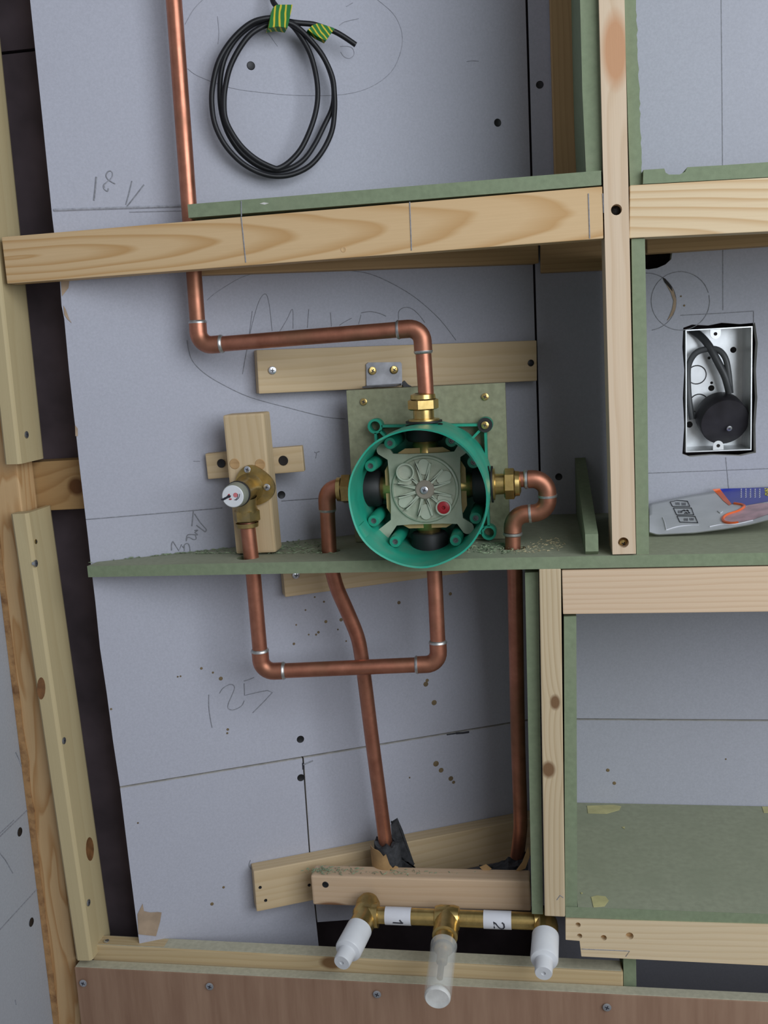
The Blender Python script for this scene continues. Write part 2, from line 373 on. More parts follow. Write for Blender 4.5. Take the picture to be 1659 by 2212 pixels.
# --- back wall (right of the corner)
wb = struct('wall_back', (.3, 0, .6), 'grey plasterboard wall behind the right-hand compartments')
jz = P(1450, 1553, 0).z
def back_loop(pts): return [P(x, y, 0) for x, y in pts]
box_cut = back_loop([(1476, 708), (1495, 701), (1530, 703), (1560, 697), (1600, 700), (1631, 697), (1637, 740), (1633, 800), (1636, 860), (1632, 920), (1633, 978), (1600, 985), (1540, 983), (1490, 987), (1474, 981), (1478, 920), (1475, 860), (1478, 800), (1474, 750)])
blk_cut = back_loop([(1380, 545), (1452, 545), (1450, 560), (1438, 571), (1420, 579), (1400, 582), (1380, 578)])
x0, x1 = 0.0006, .75
sh = MB().prism([[Vector((x0, 0, jz)), Vector((x1, 0, jz)), Vector((x1, 0, 2.4)), Vector((x0, 0, 2.4))], box_cut, blk_cut], (0, .0125, 0), 0, 1)
s_up = obj('plasterboard_sheet', sh, [M_BOARD, M_GYP], wb)
sh = MB().prism([[Vector((x0, 0, .06)), Vector((x1, 0, .06)), Vector((x1, 0, jz-.0022)), Vector((x0, 0, jz-.0022))]], (0, .0125, 0), 0, 1)
s_lo = obj('plasterboard_sheet', sh, [M_BOARD, M_GYP], wb)
def PB(x, y): return P(x, y, -.0002)
for a in (((1558, -30), (1561, 300), (1562, 670)), ((1568, 988), (1573, 1040), (1578, 1100))): stroke(wb, [PB(*q) for q in a], .0005, M_PENL)
for a in (((1398, 1022), (1480, 1019), (1660, 1012)), ((1470, 681), (1550, 677), (1628, 672)), ((1628, 672), (1628, 700))): stroke(wb, [PB(*q) for q in a], .00045, M_PENC, smooth=False)
for cx, cy_, rx, ry, a0, a1 in ((1470, 650, 63, 63, -.2, 6.0), (1398, 652, 63, 62, -1.9, 1.4)):
    stroke(wb, [PB(cx+rx*math.cos(a0+(a1-a0)*i/24), cy_+ry*math.sin(a0+(a1-a0)*i/24)) for i in range(25)], .00045, M_PENC)
cut = [(1431, 599), (1445, 612), (1455, 628), (1461, 648), (1459, 668), (1452, 682), (1441, 693), (1446, 683), (1452, 668), (1455, 650), (1449, 632), (1440, 616)]
obj('saw_cut', MB().prism([[PB(*q) for q in cut]], (0, -.0006, 0)), M_TORN, wb)
obj('saw_cut', MB().prism([[PB(*q) for q in [(1431, 599), (1437, 602), (1450, 618), (1453, 630), (1446, 622), (1436, 610)]]], (0, -.0008, 0)), M_DARK, wb)
for q in ((1166, 183), (1207, 1030)): dark_hole(wb, P(*q, 0), r=.0036)
spl = MB()
for x, y, r in ((1313, 1664, .0022), (1327, 1692, .0022), (1568, 1640, .001), (1471, 640, .001), (1478, 660, .0012)):
    spl.lathe(P(x, y, -.0003), (0, -1, 0), [(r, -.0003), (r*.8, .0002), (0, .0002)], 10)
tag(obj('splash_mark', spl, M_SPLASH, wb), kind='stuff')

# --- angled wall
wa = struct('wall_angled', (-.22, -.1, .6), 'angled grey plasterboard wall carrying the pipes and pencil marks')
edge = [(40, -260), (66, 10), (91, 250), (113, 470), (129, 600), (133, 660), (139, 690), (149, 800), (160, 900), (163, 925), (171, 1000), (190, 1160), (196, 1217), (206, 1300), (216, 1400), (231, 1500), (244, 1600), (259, 1712)]
def jl(x): return 1700 + (x-260)*(1562-1700)/840.0          # horizontal joint
tri = lambda s, z: UA*s + ZU*z
topz = 2.4
e3 = [PA(*q) for q in edge]
crn = UA*(-.0019)
jr = PA(1165, jl(1165)); jr = Vector((crn.x, crn.y, jr.z))
up_loop = [Vector((e3[0].x, e3[0].y, topz))] + e3[:-1] + [PA(259, jl(259)-1.5)] + [Vector((jr.x, jr.y, jr.z+.001)), Vector((jr.x, jr.y, topz))]
back = -NA*.0125
obj('plasterboard_sheet', MB().prism([up_loop], back, 0, 1), [M_BOARD, M_GYP], wa)
ll = [PA(259.5, jl(259)+3), PA(653, jl(653)+3), PA(668, 1850), PA(688, 2040), PA(706, 2260), PA(330, 2260), PA(298, 2015), PA(281, 1880)]
obj('plasterboard_sheet', MB().prism([ll], back, 0, 1), [M_BOARD, M_GYP], wa)
lr = [PA(656.5, jl(656)+3), Vector((jr.x, jr.y, jr.z-.001)), Vector((jr.x, jr.y, PA(1165, 1960).z)), PA(686, 1992), PA(671, 1850)]
obj('plasterboard_sheet', MB().prism([lr], back, 0, 1), [M_BOARD, M_GYP], wa)
tp = [(299, 2018), (297, 1975), (308, 1952), (311, 1968), (324, 1971), (341, 1970), (349, 1971), (346, 1990), (337, 2022)]
obj('torn_paper', MB().prism([[PA(*q, .0003) for q in tp]], NA*.0003), M_TORN, wa)
for tp in ([(131, 603), (150, 606), (148, 622), (134, 640)], [(137, 660), (142, 668), (150, 690), (155, 698), (146, 690), (139, 680)], [(162, 918), (168, 926), (168, 942), (163, 942)]):
    obj('torn_paper', MB().prism([[PA(*q, .0003) for q in tp]], NA*.0003), M_TORN, wa)
for q in ((542, 142), (1075, 265), (608, 1069), (649, 1597), (650, 1680)): dark_hole(wa, PA(*q), NA, .0037)
OFF = .0003
def sa(pts, r=.00045, m=None, smooth=True): stroke(wa, [PA(x, y, OFF) for x, y in pts], r, m or M_PENC, smooth=smooth)
# thick smudged line and "1.8 v" above the rail
sa([(116, 454), (200, 451), (300, 448), (394, 445)], .0013, M_PENL, False); sa([(116, 452), (250, 448), (394, 443)], .0005, M_PENC, False); sa([(280, 458), (394, 455)], .0005, M_PENL, False)
sa([(208, 382), (206, 405), (203, 433)], .0008)
sa([(239, 369), (233, 371), (229, 379), (233, 387), (241, 393), (249, 397)], .0006); sa([(239, 369), (243, 374), (241, 384), (231, 393), (225, 400), (226, 405)], .0005, M_PENL); sa([(229, 395), (224, 400), (225, 408), (232, 413), (234, 407)], .0006)
sa([(285, 391), (278, 420), (272, 442)], .0006, smooth=False); sa([(311, 399), (291, 425), (272, 449)], .0006, smooth=False)
# ellipse with writing behind the cable coil
sa([(400, 52), (420, 18), (450, -12)], .0003, M_PENL); sa([(405, 148), (430, 165), (500, 190), (580, 201), (650, 206), (740, 204), (800, 188), (845, 155), (866, 110), (868, 70), (850, 30), (810, -5)], .0003, M_PENL)
sa([(733, 55), (745, 47), (775, 40)], .0003, M_PENL); sa([(748, 14), (762, 6)], .0003, M_PENL); sa([(735, 100), (752, 100), (762, 105), (765, 118), (755, 126), (743, 122), (736, 112)], .0003, M_PENL)
sa([(470, 35), (473, 70), (471, 95)], .0003, M_PENL); sa([(507, 112), (560, 60), (600, 100)], .0003, M_PENL); sa([(1008, 133), (1020, 131), (1034, 132)], .0003, M_PENL)
# ellipse with writing under the rail
sa([(448, 648), (470, 630), (520, 600), (560, 588)], .0003, M_PENL)
sa([(404, 735), (407, 755), (416, 780), (440, 805), (480, 830), (540, 858), (620, 880), (700, 900), (746, 905)], .00035)
sa([(760, 585), (800, 592), (850, 614), (900, 645), (950, 690), (985, 735)], .00035)
sa([(545, 672), (536, 740), (524, 808)], .0003); sa([(524, 808), (530, 770), (545, 700), (560, 650), (574, 635), (582, 660), (588, 715)], .0003)
sa([(605, 715), (620, 690), (632, 668), (633, 710)], .0003); sa([(667, 668), (664, 708)], .0003); sa([(714, 675), (716, 705)], .0003); sa([(733, 703), (745, 695), (760, 687)], .0003)
sa([(780, 676), (800, 673), (820, 677), (834, 683)], .0004); sa([(780, 680), (775, 700)], .0003); sa([(861, 690), (862, 672), (875, 664), (890, 667), (905, 680), (918, 697)], .0004)
# line and upside note by the stopcock
sa([(186, 1122), (330, 1110), (480, 1097)], .0005, smooth=False); sa([(608, 1082), (690, 1076)], .0005, smooth=False)
k = lambda x, y: (340+x/11.85, 1080+y/11.85)
sa([k(925, 250), k(905, 430), k(880, 670)], .0006, smooth=False); sa([k(950, 350), k(1090, 570), k(1250, 750)], .0005, smooth=False); sa([k(1250, 750), k(1230, 810), k(1150, 760), k(1000, 645)], .0006)
sa([k(950, 780), k(1040, 770), k(960, 830), k(1030, 890), k(780, 890), k(740, 1050), k(770, 960), k(830, 960), k(920, 1010), k(990, 990), k(975, 910)], .0005)
sa([k(640, 1180), k(690, 1230), k(690, 1150), k(770, 1110), k(820, 1180), k(840, 1330)], .0005); sa([k(690, 1150), k(690, 1300)], .0005)
sa([k(400, 1060), k(365, 1130), k(365, 1290)], .0006); sa([k(400, 1060), k(550, 1300), k(620, 1140)], .0005, smooth=False)
sa([(684, 977), (690, 975)], .0005, smooth=False); sa([(679, 976), (684, 979), (682, 990)], .0004, smooth=False); sa([(418, 996), (432, 996)], .0004, M_PENL, False)
# "125"
k = lambda x, y: (420+x/6.9125, 1440+y/6.9125)
sa([k(215, 420), k(215, 600), k(240, 790), k(265, 910)], .00045); sa([k(375, 400), k(430, 320), k(540, 265), k(600, 310), k(560, 430), k(505, 560), k(510, 630), k(590, 645), k(700, 590), k(745, 510)], .00045)
sa([k(740, 215), k(820, 190), k(890, 160)], .00045); sa([k(742, 250), k(750, 430), k(850, 405), k(980, 375), k(1090, 355), k(1165, 385), k(1040, 520), k(870, 690)], .00045, smooth=False)
# rule line down the joint, tick of dark marker
sa([(985, 1584), (1000, 1583), (1013, 1581)], .0012, M_INK, False); sa([(965, 1587), (985, 1584)], .0008, M_INK, False); sa([(655, 1652), (676, 1643)], .0008, M_PENC, False); sa([(654, 1648), (655, 1662)], .0008, M_INK, False)
sa([(541, 1858), (538, 1870), (545, 1880)], .0004, M_PENC)
spl = MB()
for x, y, r in ((920, 1478, .003), (923, 1470, .002), (938, 1518, .0032), (942, 1650, .0035), (953, 1664, .003), (974, 1682, .003), (980, 1690, .002), (435, 1444, .0015), (460, 1453, .0012), (477, 1466, .0022), (384, 1462, .001), (390, 1461, .001),
                (704, 1343, .0018), (737, 1339, .002), (640, 1350, .001), (688, 1366, .0015), (683, 1371, .0012), (667, 1371, .001), (635, 1391, .0015), (492, 1576, .0015), (491, 1584, .0012), (458, 1953, .002), (483, 1917, .0015), (298, 1778, .001), (240, 1532, .0012), (885, 1680, .001), (973, 1283, .002), (862, 1302, .002), (700, 1300, .0012), (680, 1290, .001), (660, 1318, .001), (748, 1385, .001), (770, 1420, .001), (730, 1360, .001)):
    spl.lathe(PA(x, y, .0003), NA, [(r, -.0003), (r*.8, .0002), (0, .0002)], 9)
tag(obj('splash_mark', spl, M_SPLASH, wa), kind='stuff')

# --- left side wall, running towards the viewer
XL = P(20, 1426, -.2045).x
wl = struct('wall_left', (XL, -.6, .3), 'grey board side wall at the lower left with slanting pencil lines')
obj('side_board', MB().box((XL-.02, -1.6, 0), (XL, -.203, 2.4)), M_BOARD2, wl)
def PL(x, y): return PX(x, y, XL+.0003)
for a in (((0, 1807), (62, 1747)), ((0, 1800), (30, 1772)), ((0, 2008), (86, 1914)), ((0, 1843), (12, 1858), (28, 1886)), ((34, 1625), (41, 1640), (46, 1655)), ((33, 2160), (35, 2170))): stroke(wl, [PL(*q) for q in a], .0006, M_PENC, smooth=False)
for q in ((43, 1797), (68, 1992)): dark_hole(wl, PL(*q), (1, 0, 0), .0042)

# ================================================================== LEFT STUDS
YT = -.2045
XT = P(42, 1055, YT).x
rs = obj('rough_stud', MB().box((0, 0, -.030), (2.3, .032, XT-XL)), M_ROUGH, None,
         basis(Vector((XL, YT, 2.35)), Vector((0, 0, -1)), Vector((1, 0, 0)), Vector((0, -1, 0))), .003, 3)
tag(rs, 'rough brown sawn timber stud running down the far left edge', 'stud')
b = MB(); lf = []; rt = []
for i in range(70):
    z = 1.5-i*.0185; w = .0068+.002*noise.noise(Vector((z*6, 0, 0)))+.002*noise.noise(Vector((z*31, 5, 0))); lf.append(Vector((XL+.0002, YT, z))); rt.append(Vector((XL+w, YT, z)))
b.prism([lf+rt[::-1]], (0, -.0016, 0)); obj('waney_edge', b, plain('bark_edge', (.40, .225, .095), .85, var=.2, scale=70, tint=((.17, .075, .03), .9), tscale=45, bmp=.3), rs)
def stud_(tl, tr, br, bl, m, label):
    q = [P(*p, YF) for p in (tl, tr, br, bl)]; p0, p1 = (q[0]+q[1])/2, (q[2]+q[3])/2; w = ((q[0]-q[1]).length+(q[2]-q[3]).length)/4; ax = p1-p0; L = ax.length; ax.normalize()
    M = basis(p0, ax, ax.cross(Vector((0, 1, 0))), Vector((0, -1, 0))); c = .003; n = .0125      # rebated over the rough stud
    prof = [(0, -w+c), (0, w-c), (.001, w-.001), (c, w), (.045, w), (.050, w-.002), (.052, w-.006), (.052, -w+n), (.0168, -w+n), (.0168, -w), (c, -w)]
    o = obj('wall_stud', MB().prism([[Vector((0, y, z)) for y, z in prof]], (L, 0, 0)), m, None, M); tag(o, label, 'stud'); return o
su = stud_((-190, -800), (-152, -800), (45, 1003), (7, 1003), M_STUDU, 'yellowish planed stud above the brown noggin at the left edge')
sl = stud_((21, 1110), (59, 1110), (199, 2076), (162, 2074), M_STUD, 'long yellowish planed stud with brown knots below the noggin')
def on_stud(q, par, kind='zinc', r=.0036):
    X = par.matrix_basis @ Vector((0, 0, 0)); ax = par.matrix_basis.col[0].to_3d(); up = par.matrix_basis.col[2].to_3d()
    hw = max(v.co.z for v in par.data.vertices); n = up if up.x > 0 else -up; o = X+n*hw; d = ray(*q); t = n.dot(o-CAM)/n.dot(d); screw(par, CAM+d*t-n*.0004, n, r, kind)
on_stud((56, 939), su); on_stud((76, 1217), sl); on_stud((137, 1600), sl); on_stud((190, 1950), sl); on_stud((77, 1170), sl, 'brass', .0024)
def stud_knot(q, par, ra, rb):
    up = par.matrix_basis.col[2].to_3d(); n = up if up.x > 0 else -up; hw = max(v.co.z for v in par.data.vertices); o = par.matrix_basis.to_translation()+n*hw; d = ray(*q); c = CAM+d*(n.dot(o-CAM)/n.dot(d))
    a = Vector((0, 1, 0)); b2 = n.cross(a); obj('knot', MB().prism([[c+a*ra*math.cos(t*math.pi/8)+b2*rb*math.sin(t*math.pi/8) for t in range(16)]], n*.0003), M_KNOT, par)
M_KNOT = plain('brown_knot', (.19, .085, .03), .6, var=.3, scale=120)
stud_knot((194, 1834), sl, .0085, .013)
obj('knot', MB().prism([[P(89+9*math.cos(t*math.pi/8), 1487+24*math.sin(t*math.pi/8), YF-.0001) for t in range(16)]], (0, -.0002, 0)), M_KNOT, sl)
ng = quad('noggin', (42, 1000), (190, 992), (197, 1098), (46, 1106), -.1715, .027, M_NOG); tag(ng, 'short brown timber noggin with a dark knot between the studs', 'noggin')

# ================================================================== FRAME TIMBERS
rail = quad('frame_rail', (6, 512), (1300, 402.5), (1305, 515), (12, 613), YF, .019, M_RAIL, bevel=.0008); tag(rail, 'long pine rail with arched grain crossing above the pipes', 'timber rail')
M = rail.matrix_basis; Mi = M.inverted()
def mark(par, pts, Y, r=.0004, m=None, smooth=False, off=-.0002): return stroke(par, [P(x, y, Y+off) for x, y in pts], r, m or M_PENC, smooth=smooth)
mark(rail, [(521, 468), (531, 567)], YF, .0005); mark(rail, [(885, 436), (889, 541)], YF, .0005); mark(rail, [(1271, 418), (1274, 515)], YF, .0005); mark(rail, [(1302, 418), (1304, 460)], YF, .0005)
dark_hole(rail, P(742, 539, YF), r=.0022, m=M_ROUGH, name='knot')
rr = quad('frame_rail', (1357, 400), (2800, 320.5), (2800, 444.8), (1363, 514.5), YF, .019, M_RAIL2, bevel=.0008); tag(rr, 'pale pine rail right of the upright, under the chipped board edge', 'timber rail')
# uprights
p_top, p_bot = P(1301, -900, YF-.001), P(1348.5, 1197, YF-.001)
hz = (P(1330, 453, YF-.001)); L0 = (p_bot-p_top).length; ax0 = (p_bot-p_top).normalized()
s1 = (hz-p_top).dot(ax0); s2 = (P(1347, 1172, YF-.001)-p_top).dot(ax0)
M_POST = wood('pine_pinkish', (.68, .535, .385), (.57, .41, .265), ring=.004, tilt=.006, y0=.05, z0=.02, contrast=.7, knots=(((P(1322, 110, YF)-p_top).dot(ax0), .002, .028, .010),), kn=.92)
post = beam('frame_post', p_top, p_bot, .0205, .044, M_POST, holes=((s1, 0.0, .0046), (s2, -.0005, .0048)))
tag(post, 'pale pine upright with two bored screw holes crossing the top rail', 'timber post')
for q in ((1331, 454, .0), (1347, 1174, .001)): screw(post, P(q[0], q[1], YF+.012), r=.0042, kind='brass' if q[2] else 'black')
for q in ((1333, 454), (1349, 1172)): obj('hole_bottom', MB().lathe(P(q[0], q[1], YF+.014), (0, -1, 0), [(.0065, 0), (.0065, .002), (0, .002)], 14), M_DARKW, post)
lp = quad('frame_post', (1164, 1229), (1212, 1228), (1220.5, 1982), (1177, 1978), YF, .044, M_POST2, True); tag(lp, 'straight-grained pine upright with two knots below the shelf', 'timber post')
mark(lp, [(1203, 1944), (1210, 1934), (1217, 1939)], YF, .0004)
lr_ = quad('frame_rail', (1214, 1228), (2800, 1206), (2800, 1302.8), (1216, 1331), YF, .019, M_LRAIL, bevel=.0008); tag(lr_, 'rosy pine rail directly under the shelf on the right', 'timber rail')
# notched bottom rail
pts = [(1222, 1985), (2800, 2029), (2800, 2142.6), (1256, 2066), (1252, 2032.5), (1222, 2030)]
loop = [P(*q, YF) for q in pts]; o0 = P(1222, 2010, YF); ax = (loop[1]-loop[0]).normalized(); Mn = basis(o0, ax, ax.cross(Vector((0, 1, 0))), Vector((0, -1, 0))); Mni = Mn.inverted()
hl = [[Mni @ (P(x, y, YF) + Vector((r*math.cos(a*math.pi/6), 0, r*math.sin(a*math.pi/6)))) for a in range(12)] for x, y, r in ((1248.5, 1998, .0026), (1252, 2022, .0026), (1304, 2026, .003), (1360, 2022, .0038))]
br_ = obj('frame_rail', MB().prism([[Mni @ p for p in loop]] + hl, (0, .019, 0)), M_PALE, None, Mn); tag(br_, 'pale notched pine rail with four screw holes under the green box', 'timber rail')
for x, y, r in ((1248.5, 1998, .0026), (1252, 2022, .0026), (1304, 2026, .003), (1360, 2022, .0038)): obj('hole_bottom', MB().lathe(P(x, y, YF+.006), (0, -1, 0), [(r*1.3, 0), (r*1.3, .0008), (0, .0008)], 12), M_ROUGH, br_)
mark(br_, [(1256, 2050), (1360, 2054.5), (1352, 2066)], YF, .0004)
# bottom left rail and plywood apron
bl_ = quad('frame_rail', (199, 2041), (1346, 2099), (1347, 2144), (199, 2078), -.207, .018, wood('pine_base', (.56, .43, .25), (.46, .33, .17), ring=.004, tilt=.012, y0=.03, z0=.03, contrast=.7, knots=((.265, .004, .012, .007),)), bevel=.002)
tag(bl_, 'dusty pine rail lying along the bottom behind the plywood', 'timber rail'); obj('dust_layer', MB().prism([[P(203, 2040.5, -.2062), P(1342, 2098, -.2062), P(1342, 2098, -.2062)+Vector((0, .016, 0)), P(203, 2040.5, -.2062)+Vector((0, .016, 0))]], (0, 0, .0006)), M_SHELFD, bl_); screw(bl_, PZ(230, 2034, P(230, 2041, -.207).z) , (0, 0, 1), .003)
pz = P(700, 2117, -.222).z
ply = obj('plywood_panel', MB().box((P(160, 2083, -.222).x, -.222, .02), (.75, -.2085, pz)), [M_PLY], None, None, .0006); tag(ply, 'reddish plywood apron with screws along the bottom edge', 'panel')
xa = P(160, 2083, -.222).x
obj('top_edge', MB().box((xa+.001, -.2212, pz), (.745, -.2095, pz+.0008)), M_SHELFD, ply)
for q in ((181, 2122), (454, 2129), (815, 2146), (1311, 2174)): screw(ply, P(*q, -.2225), r=.0042)

# ================================================================== GREEN MDF
def frontboard(name, pts, depth, m, label, Y=YF, cat='board', ext=None):
    o = obj(name, MB().prism([[P(x, y, Y) for x, y in pts]], ext or (0, depth, 0)), m); tag(o, label, cat); return o
# shelf with pipe holes
zs = ZC-.1945; TS = .0112
def ring2(x, y, r, sq=1.0): return [Vector((x+r*math.cos(a*math.pi/9), y+r*sq*math.sin(a*math.pi/9), zs)) for a in range(18)]
XSTOP = PZ(536, 1203, zs).x; XLP = PZ(712, 1190, zs).x; XRP = PZ(1109, 1183, zs).x; XUP = P(939, 1215, -.178).x
YP = -.178
wallY = lambda x: x*math.tan(TH)
fl_ = PZ(200, 1217, zs)
shelf_loop = [Vector((fl_.x, YF, zs)), Vector((.75, YF, zs)), Vector((.75, -.0005, zs)), Vector((.0005, -.0005, zs)), Vector((-.02, wallY(-.02)-.0008, zs)), Vector((fl_.x+.002, wallY(fl_.x+.002)-.0012, zs))]
holes = [ring2(XSTOP, -.197, .0105), ring2(XLP-.004, -.174, .0150, .75), ring2(XUP, YP, .0105), ring2(XRP, -.178, .0120, .9)]
shelf = obj('mdf_shelf', MB().prism([shelf_loop]+holes, (0, 0, -TS), 0, 1), [M_MDFD, M_MDF]); tag(shelf, 'long green shelf board pierced by the copper pipes', 'shelf')
# board on the top rail
zt = P(830, 437, YF).z; TT = .0118
xl = P(406, 455, YF).x
Yr = -.178; XR = P(411, 470, Yr).x
top_loop = [Vector((xl, YF, zt)), Vector((P(1299, 390, YF).x, YF, zt)), Vector((P(1299, 390, YF).x, -.001, zt)), Vector((.001, -.001, zt)), Vector((XR+.0105, wallY(XR+.0105)-.002, zt)), Vector((XR+.0105, -.193, zt)), Vector((xl, -.193, zt))]
tb = obj('mdf_board', MB().prism([top_loop], (0, 0, TT)), M_MDF); tag(tb, 'green board lying on the long top rail left of the upright', 'board')
obj('scratch', MB().prism([[P(x, y, YF-.0001) for x, y in ((561, 440), (570, 437), (581, 439), (572, 442))]], (0, -.0002, 0)), M_GYP, tb); mark(tb, [(521, 434), (521.5, 467)], YF, .0005)
frontboard('mdf_partition', [(1236, -900), (1280, -900), (1296, 0), (1300, 371), (1266, 373), (1258, 200), (1253, 0)], .200, M_MDF, 'green partition edge just left of the upright at the top', Y=-.216, cat='panel')
rag = [(1337, -900), (1364, -900), (1374, 0)]
for i in range(36):
    y = 12+i*10.6; xb = 1374+(y/395)*14
    rag.append((xb + random.uniform(-1.6, 1.6) + (2 if 60 < y < 75 else 0), y))
rag += [(1388, 398), (1361, 400.5), (1348, 0)]
frontboard('mdf_partition', rag, .200, M_MDF, 'green partition with a ragged sawn edge right of the upright', Y=-.216, cat='panel')
frontboard('mdf_board', [(1389, 397.5), (1390, 367), (1435, 364), (1438, 373), (1445, 377), (1468, 377), (1480, 371), (1485, 361), (1560, 357), (2800, 271), (2800, 318.5)], .200, M_MDF, 'green board with a chipped top edge on the right rail', Y=YF)
frontboard('mdf_partition', [(1364, 516), (1393, 515), (1394, 560), (1397, 720), (1402, 1197), (1375, 1198)], .200, M_MDF, 'green partition edge beside the upright, left of the steel box', Y=-.219, cat='panel')
# gusset with sloping front
gx0, gx1 = P(1265, 1190, YF).x, P(1293, 1190, YF).x
gz = P(1251, 1046, -.088).z-zs; gs = (gz-.020)/(.2205-.088)
gp = [(-.214, 0), (-.2205, .004), (-.2205, .020), (-.088, gz), (-.002, gz+gs*.086), (-.002, 0)]
g = obj('mdf_gusset', MB().prism([[Vector((gx0, y, zs+z)) for y, z in gp]], (gx1-gx0, 0, 0)), M_MDF); tag(g, 'green gusset with a backward sloping edge standing on the shelf', 'gusset')
# lower compartment
frontboard('mdf_partition', [(1134, 1237), (1163, 1236), (1173, 1975), (1149, 1974)], .195, M_MDF, 'green panel behind the knotty lower upright', Y=-.210, cat='panel')
frontboard('mdf_partition', [(1218, 1332), (1245, 1331), (1247, 1968), (1221, 1984)], .215, M_MDF, 'green left side of the open lower compartment', Y=-.219, cat='panel')
zb = P(1450, 1969, YF).z; zbb = P(1450, 1991, YF).z
xb0 = P(1247, 1968, YF).x+.0006
fb = obj('mdf_floor_board', MB().box((xb0, -.2205, zb-.0105), (.75, -.001, zb)), M_MDFD); tag(fb, 'dusty green floor board of the lower compartment with glue spots', 'board')
obj('front_edge', MB().box((P(1222, 1984, YF).x, -.2208, zb-.011), (.75, -.2206, zb+.0002)), M_MDF, fb)
for pts in ([(1268, 1741), (1325, 1739), (1342, 1742), (1338, 1750), (1310, 1758), (1270, 1757)], [(1277, 1938), (1290, 1935), (1308, 1937), (1315, 1946), (1306, 1958), (1282, 1960)], [(1646, 1743), (1690, 1742), (1690, 1755), (1650, 1756)], [(1343, 1787), (1350, 1786), (1349, 1791)], [(1254, 1928), (1259, 1929), (1256, 1932)]):
    obj('glue_spot', MB().prism([[PZ(x, y, zb+.0002) for x, y in pts]], (0, 0, .0004)), M_GLUE, fb)
frontboard('mdf_strip', [(1346.5, 2068), (1374, 2068), (1375, 2142), (1347.5, 2141)], .15, M_MDF, 'small green upright at the end of the bottom rail', Y=-.204, cat='board')

# ================================================================== BATTENS ON THE WALLS
def qa(off): return lambda q: PA(q[0], q[1], off)
bt = quad('wall_batten', (553, 757), (1160, 734.5), (1160, 823.5), (560, 850), 0, .017, M_BATT, pf=qa(.018), nrm=NA); tag(bt, 'pine batten across the wall behind the valve with a steel bracket', 'batten')
screw(bt, PA(588, 800, .0182), NA, .0040, 'zinc', .1); screw(bt, PA(1146, 784, .0182), NA, .0036, 'black')
b2 = quad('wall_batten', (607, 1190), (1010, 1138), (1010, 1238), (616, 1289), 0, .017, M_BATT, pf=qa(.018), nrm=NA); tag(b2, 'pine batten fixed to the wall just under the shelf', 'batten')
screw(b2, PA(639, 1242, .0182), NA, .0040, 'zinc', .2)
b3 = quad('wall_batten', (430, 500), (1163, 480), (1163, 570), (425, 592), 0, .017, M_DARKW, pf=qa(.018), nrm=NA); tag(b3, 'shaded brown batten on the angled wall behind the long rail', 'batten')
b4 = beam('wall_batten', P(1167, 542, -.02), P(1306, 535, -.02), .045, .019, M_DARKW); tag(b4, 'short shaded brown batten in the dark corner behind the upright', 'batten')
zq = P(1500, 537, -.022).z
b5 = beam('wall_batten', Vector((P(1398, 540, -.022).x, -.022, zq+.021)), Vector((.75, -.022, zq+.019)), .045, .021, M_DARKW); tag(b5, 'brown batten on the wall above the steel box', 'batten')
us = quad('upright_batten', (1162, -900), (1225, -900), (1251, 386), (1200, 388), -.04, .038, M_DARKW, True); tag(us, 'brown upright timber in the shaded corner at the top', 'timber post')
rb = quad('wall_batten', (546, 1882), (1160, 1766), (1160, 1845), (556, 1971), 0, .019, M_BATT, pf=qa(.0195), nrm=NA); tag(rb, 'pine batten on the angled wall low down beside the lagging', 'batten')
for q in ((562, 1917), (574, 1945), (668, 1912)): dark_hole(rb, PA(*q, .0196), NA, .0016, name='nail_hole')
fbk = quad('support_block', (671, 1891), (1146, 1904), (1146, 1968), (676, 1955), -.172, .022, wood('pine_block', (.60, .435, .29), (.52, .35, .21), ring=.006, tilt=.01, y0=.04, z0=.04, contrast=.5, knots=((.02, -.018, .016, .005),)), bevel=.002); tag(fbk, 'pine block in front of the low batten, just above the brass manifold', 'timber block')
dark_hole(fbk, P(703, 1911, -.172), r=.0032, name='bored_hole')

# ================================================================== COPPER PIPES
RP = .0075
def pipe(name, pts, label, elbows, r=RP, rad=.0125, straight=(), base=None, rings=True):
    """pts filleted; elbows = corner indices that carry a soldered elbow"""
    root = empty(name, base or pts[-1]); tag(root, label, 'pipe'); path, arcs = fillet(pts, rad)
    obj('tube', MB().tube(path, r, 20), M_COP, root)
    for i, (arc, a, b) in enumerate(arcs):
        if i not in elbows: continue
        ext = .0095
        e = obj('elbow', MB().tube([arc[0]+a*ext]+arc+[arc[-1]+b*ext], r+.0011, 20), M_COP, root)
        for p, d in ((arc[0]+a*ext, a), (arc[-1]+b*ext, b)):
            n = 20; o = p; prof = [(r*.98, -.0008), (r+.0016, -.0008), (r+.0015, .0006), (r+.0006, .0019), (r*.98, .0022)]
            obj('solder_ring', MB().lathe(o, d, prof, n), M_SOLD, e)
    return root
riser = pipe('copper_pipe', [P(302, -1000, Yr), P(430.5, 747, Yr), P(911, 708, Yr), P(921.5, 868, Yr)], 'copper pipe coming down past the rail and across to the valve top', (0, 1), base=P(430, 747, Yr))
YU = -.190
pipe('copper_pipe', [P(533.5, 1125, -.199), P(547, 1240, -.198), P(565.5, 1451, -.195), P(948, 1434, -.182), P(938.5, 1235, YP), P(936.5, 1198, YP)], 'u-shaped copper pipe hanging below the shelf from stopcock to valve', (1, 2), base=P(750, 1440, YU))
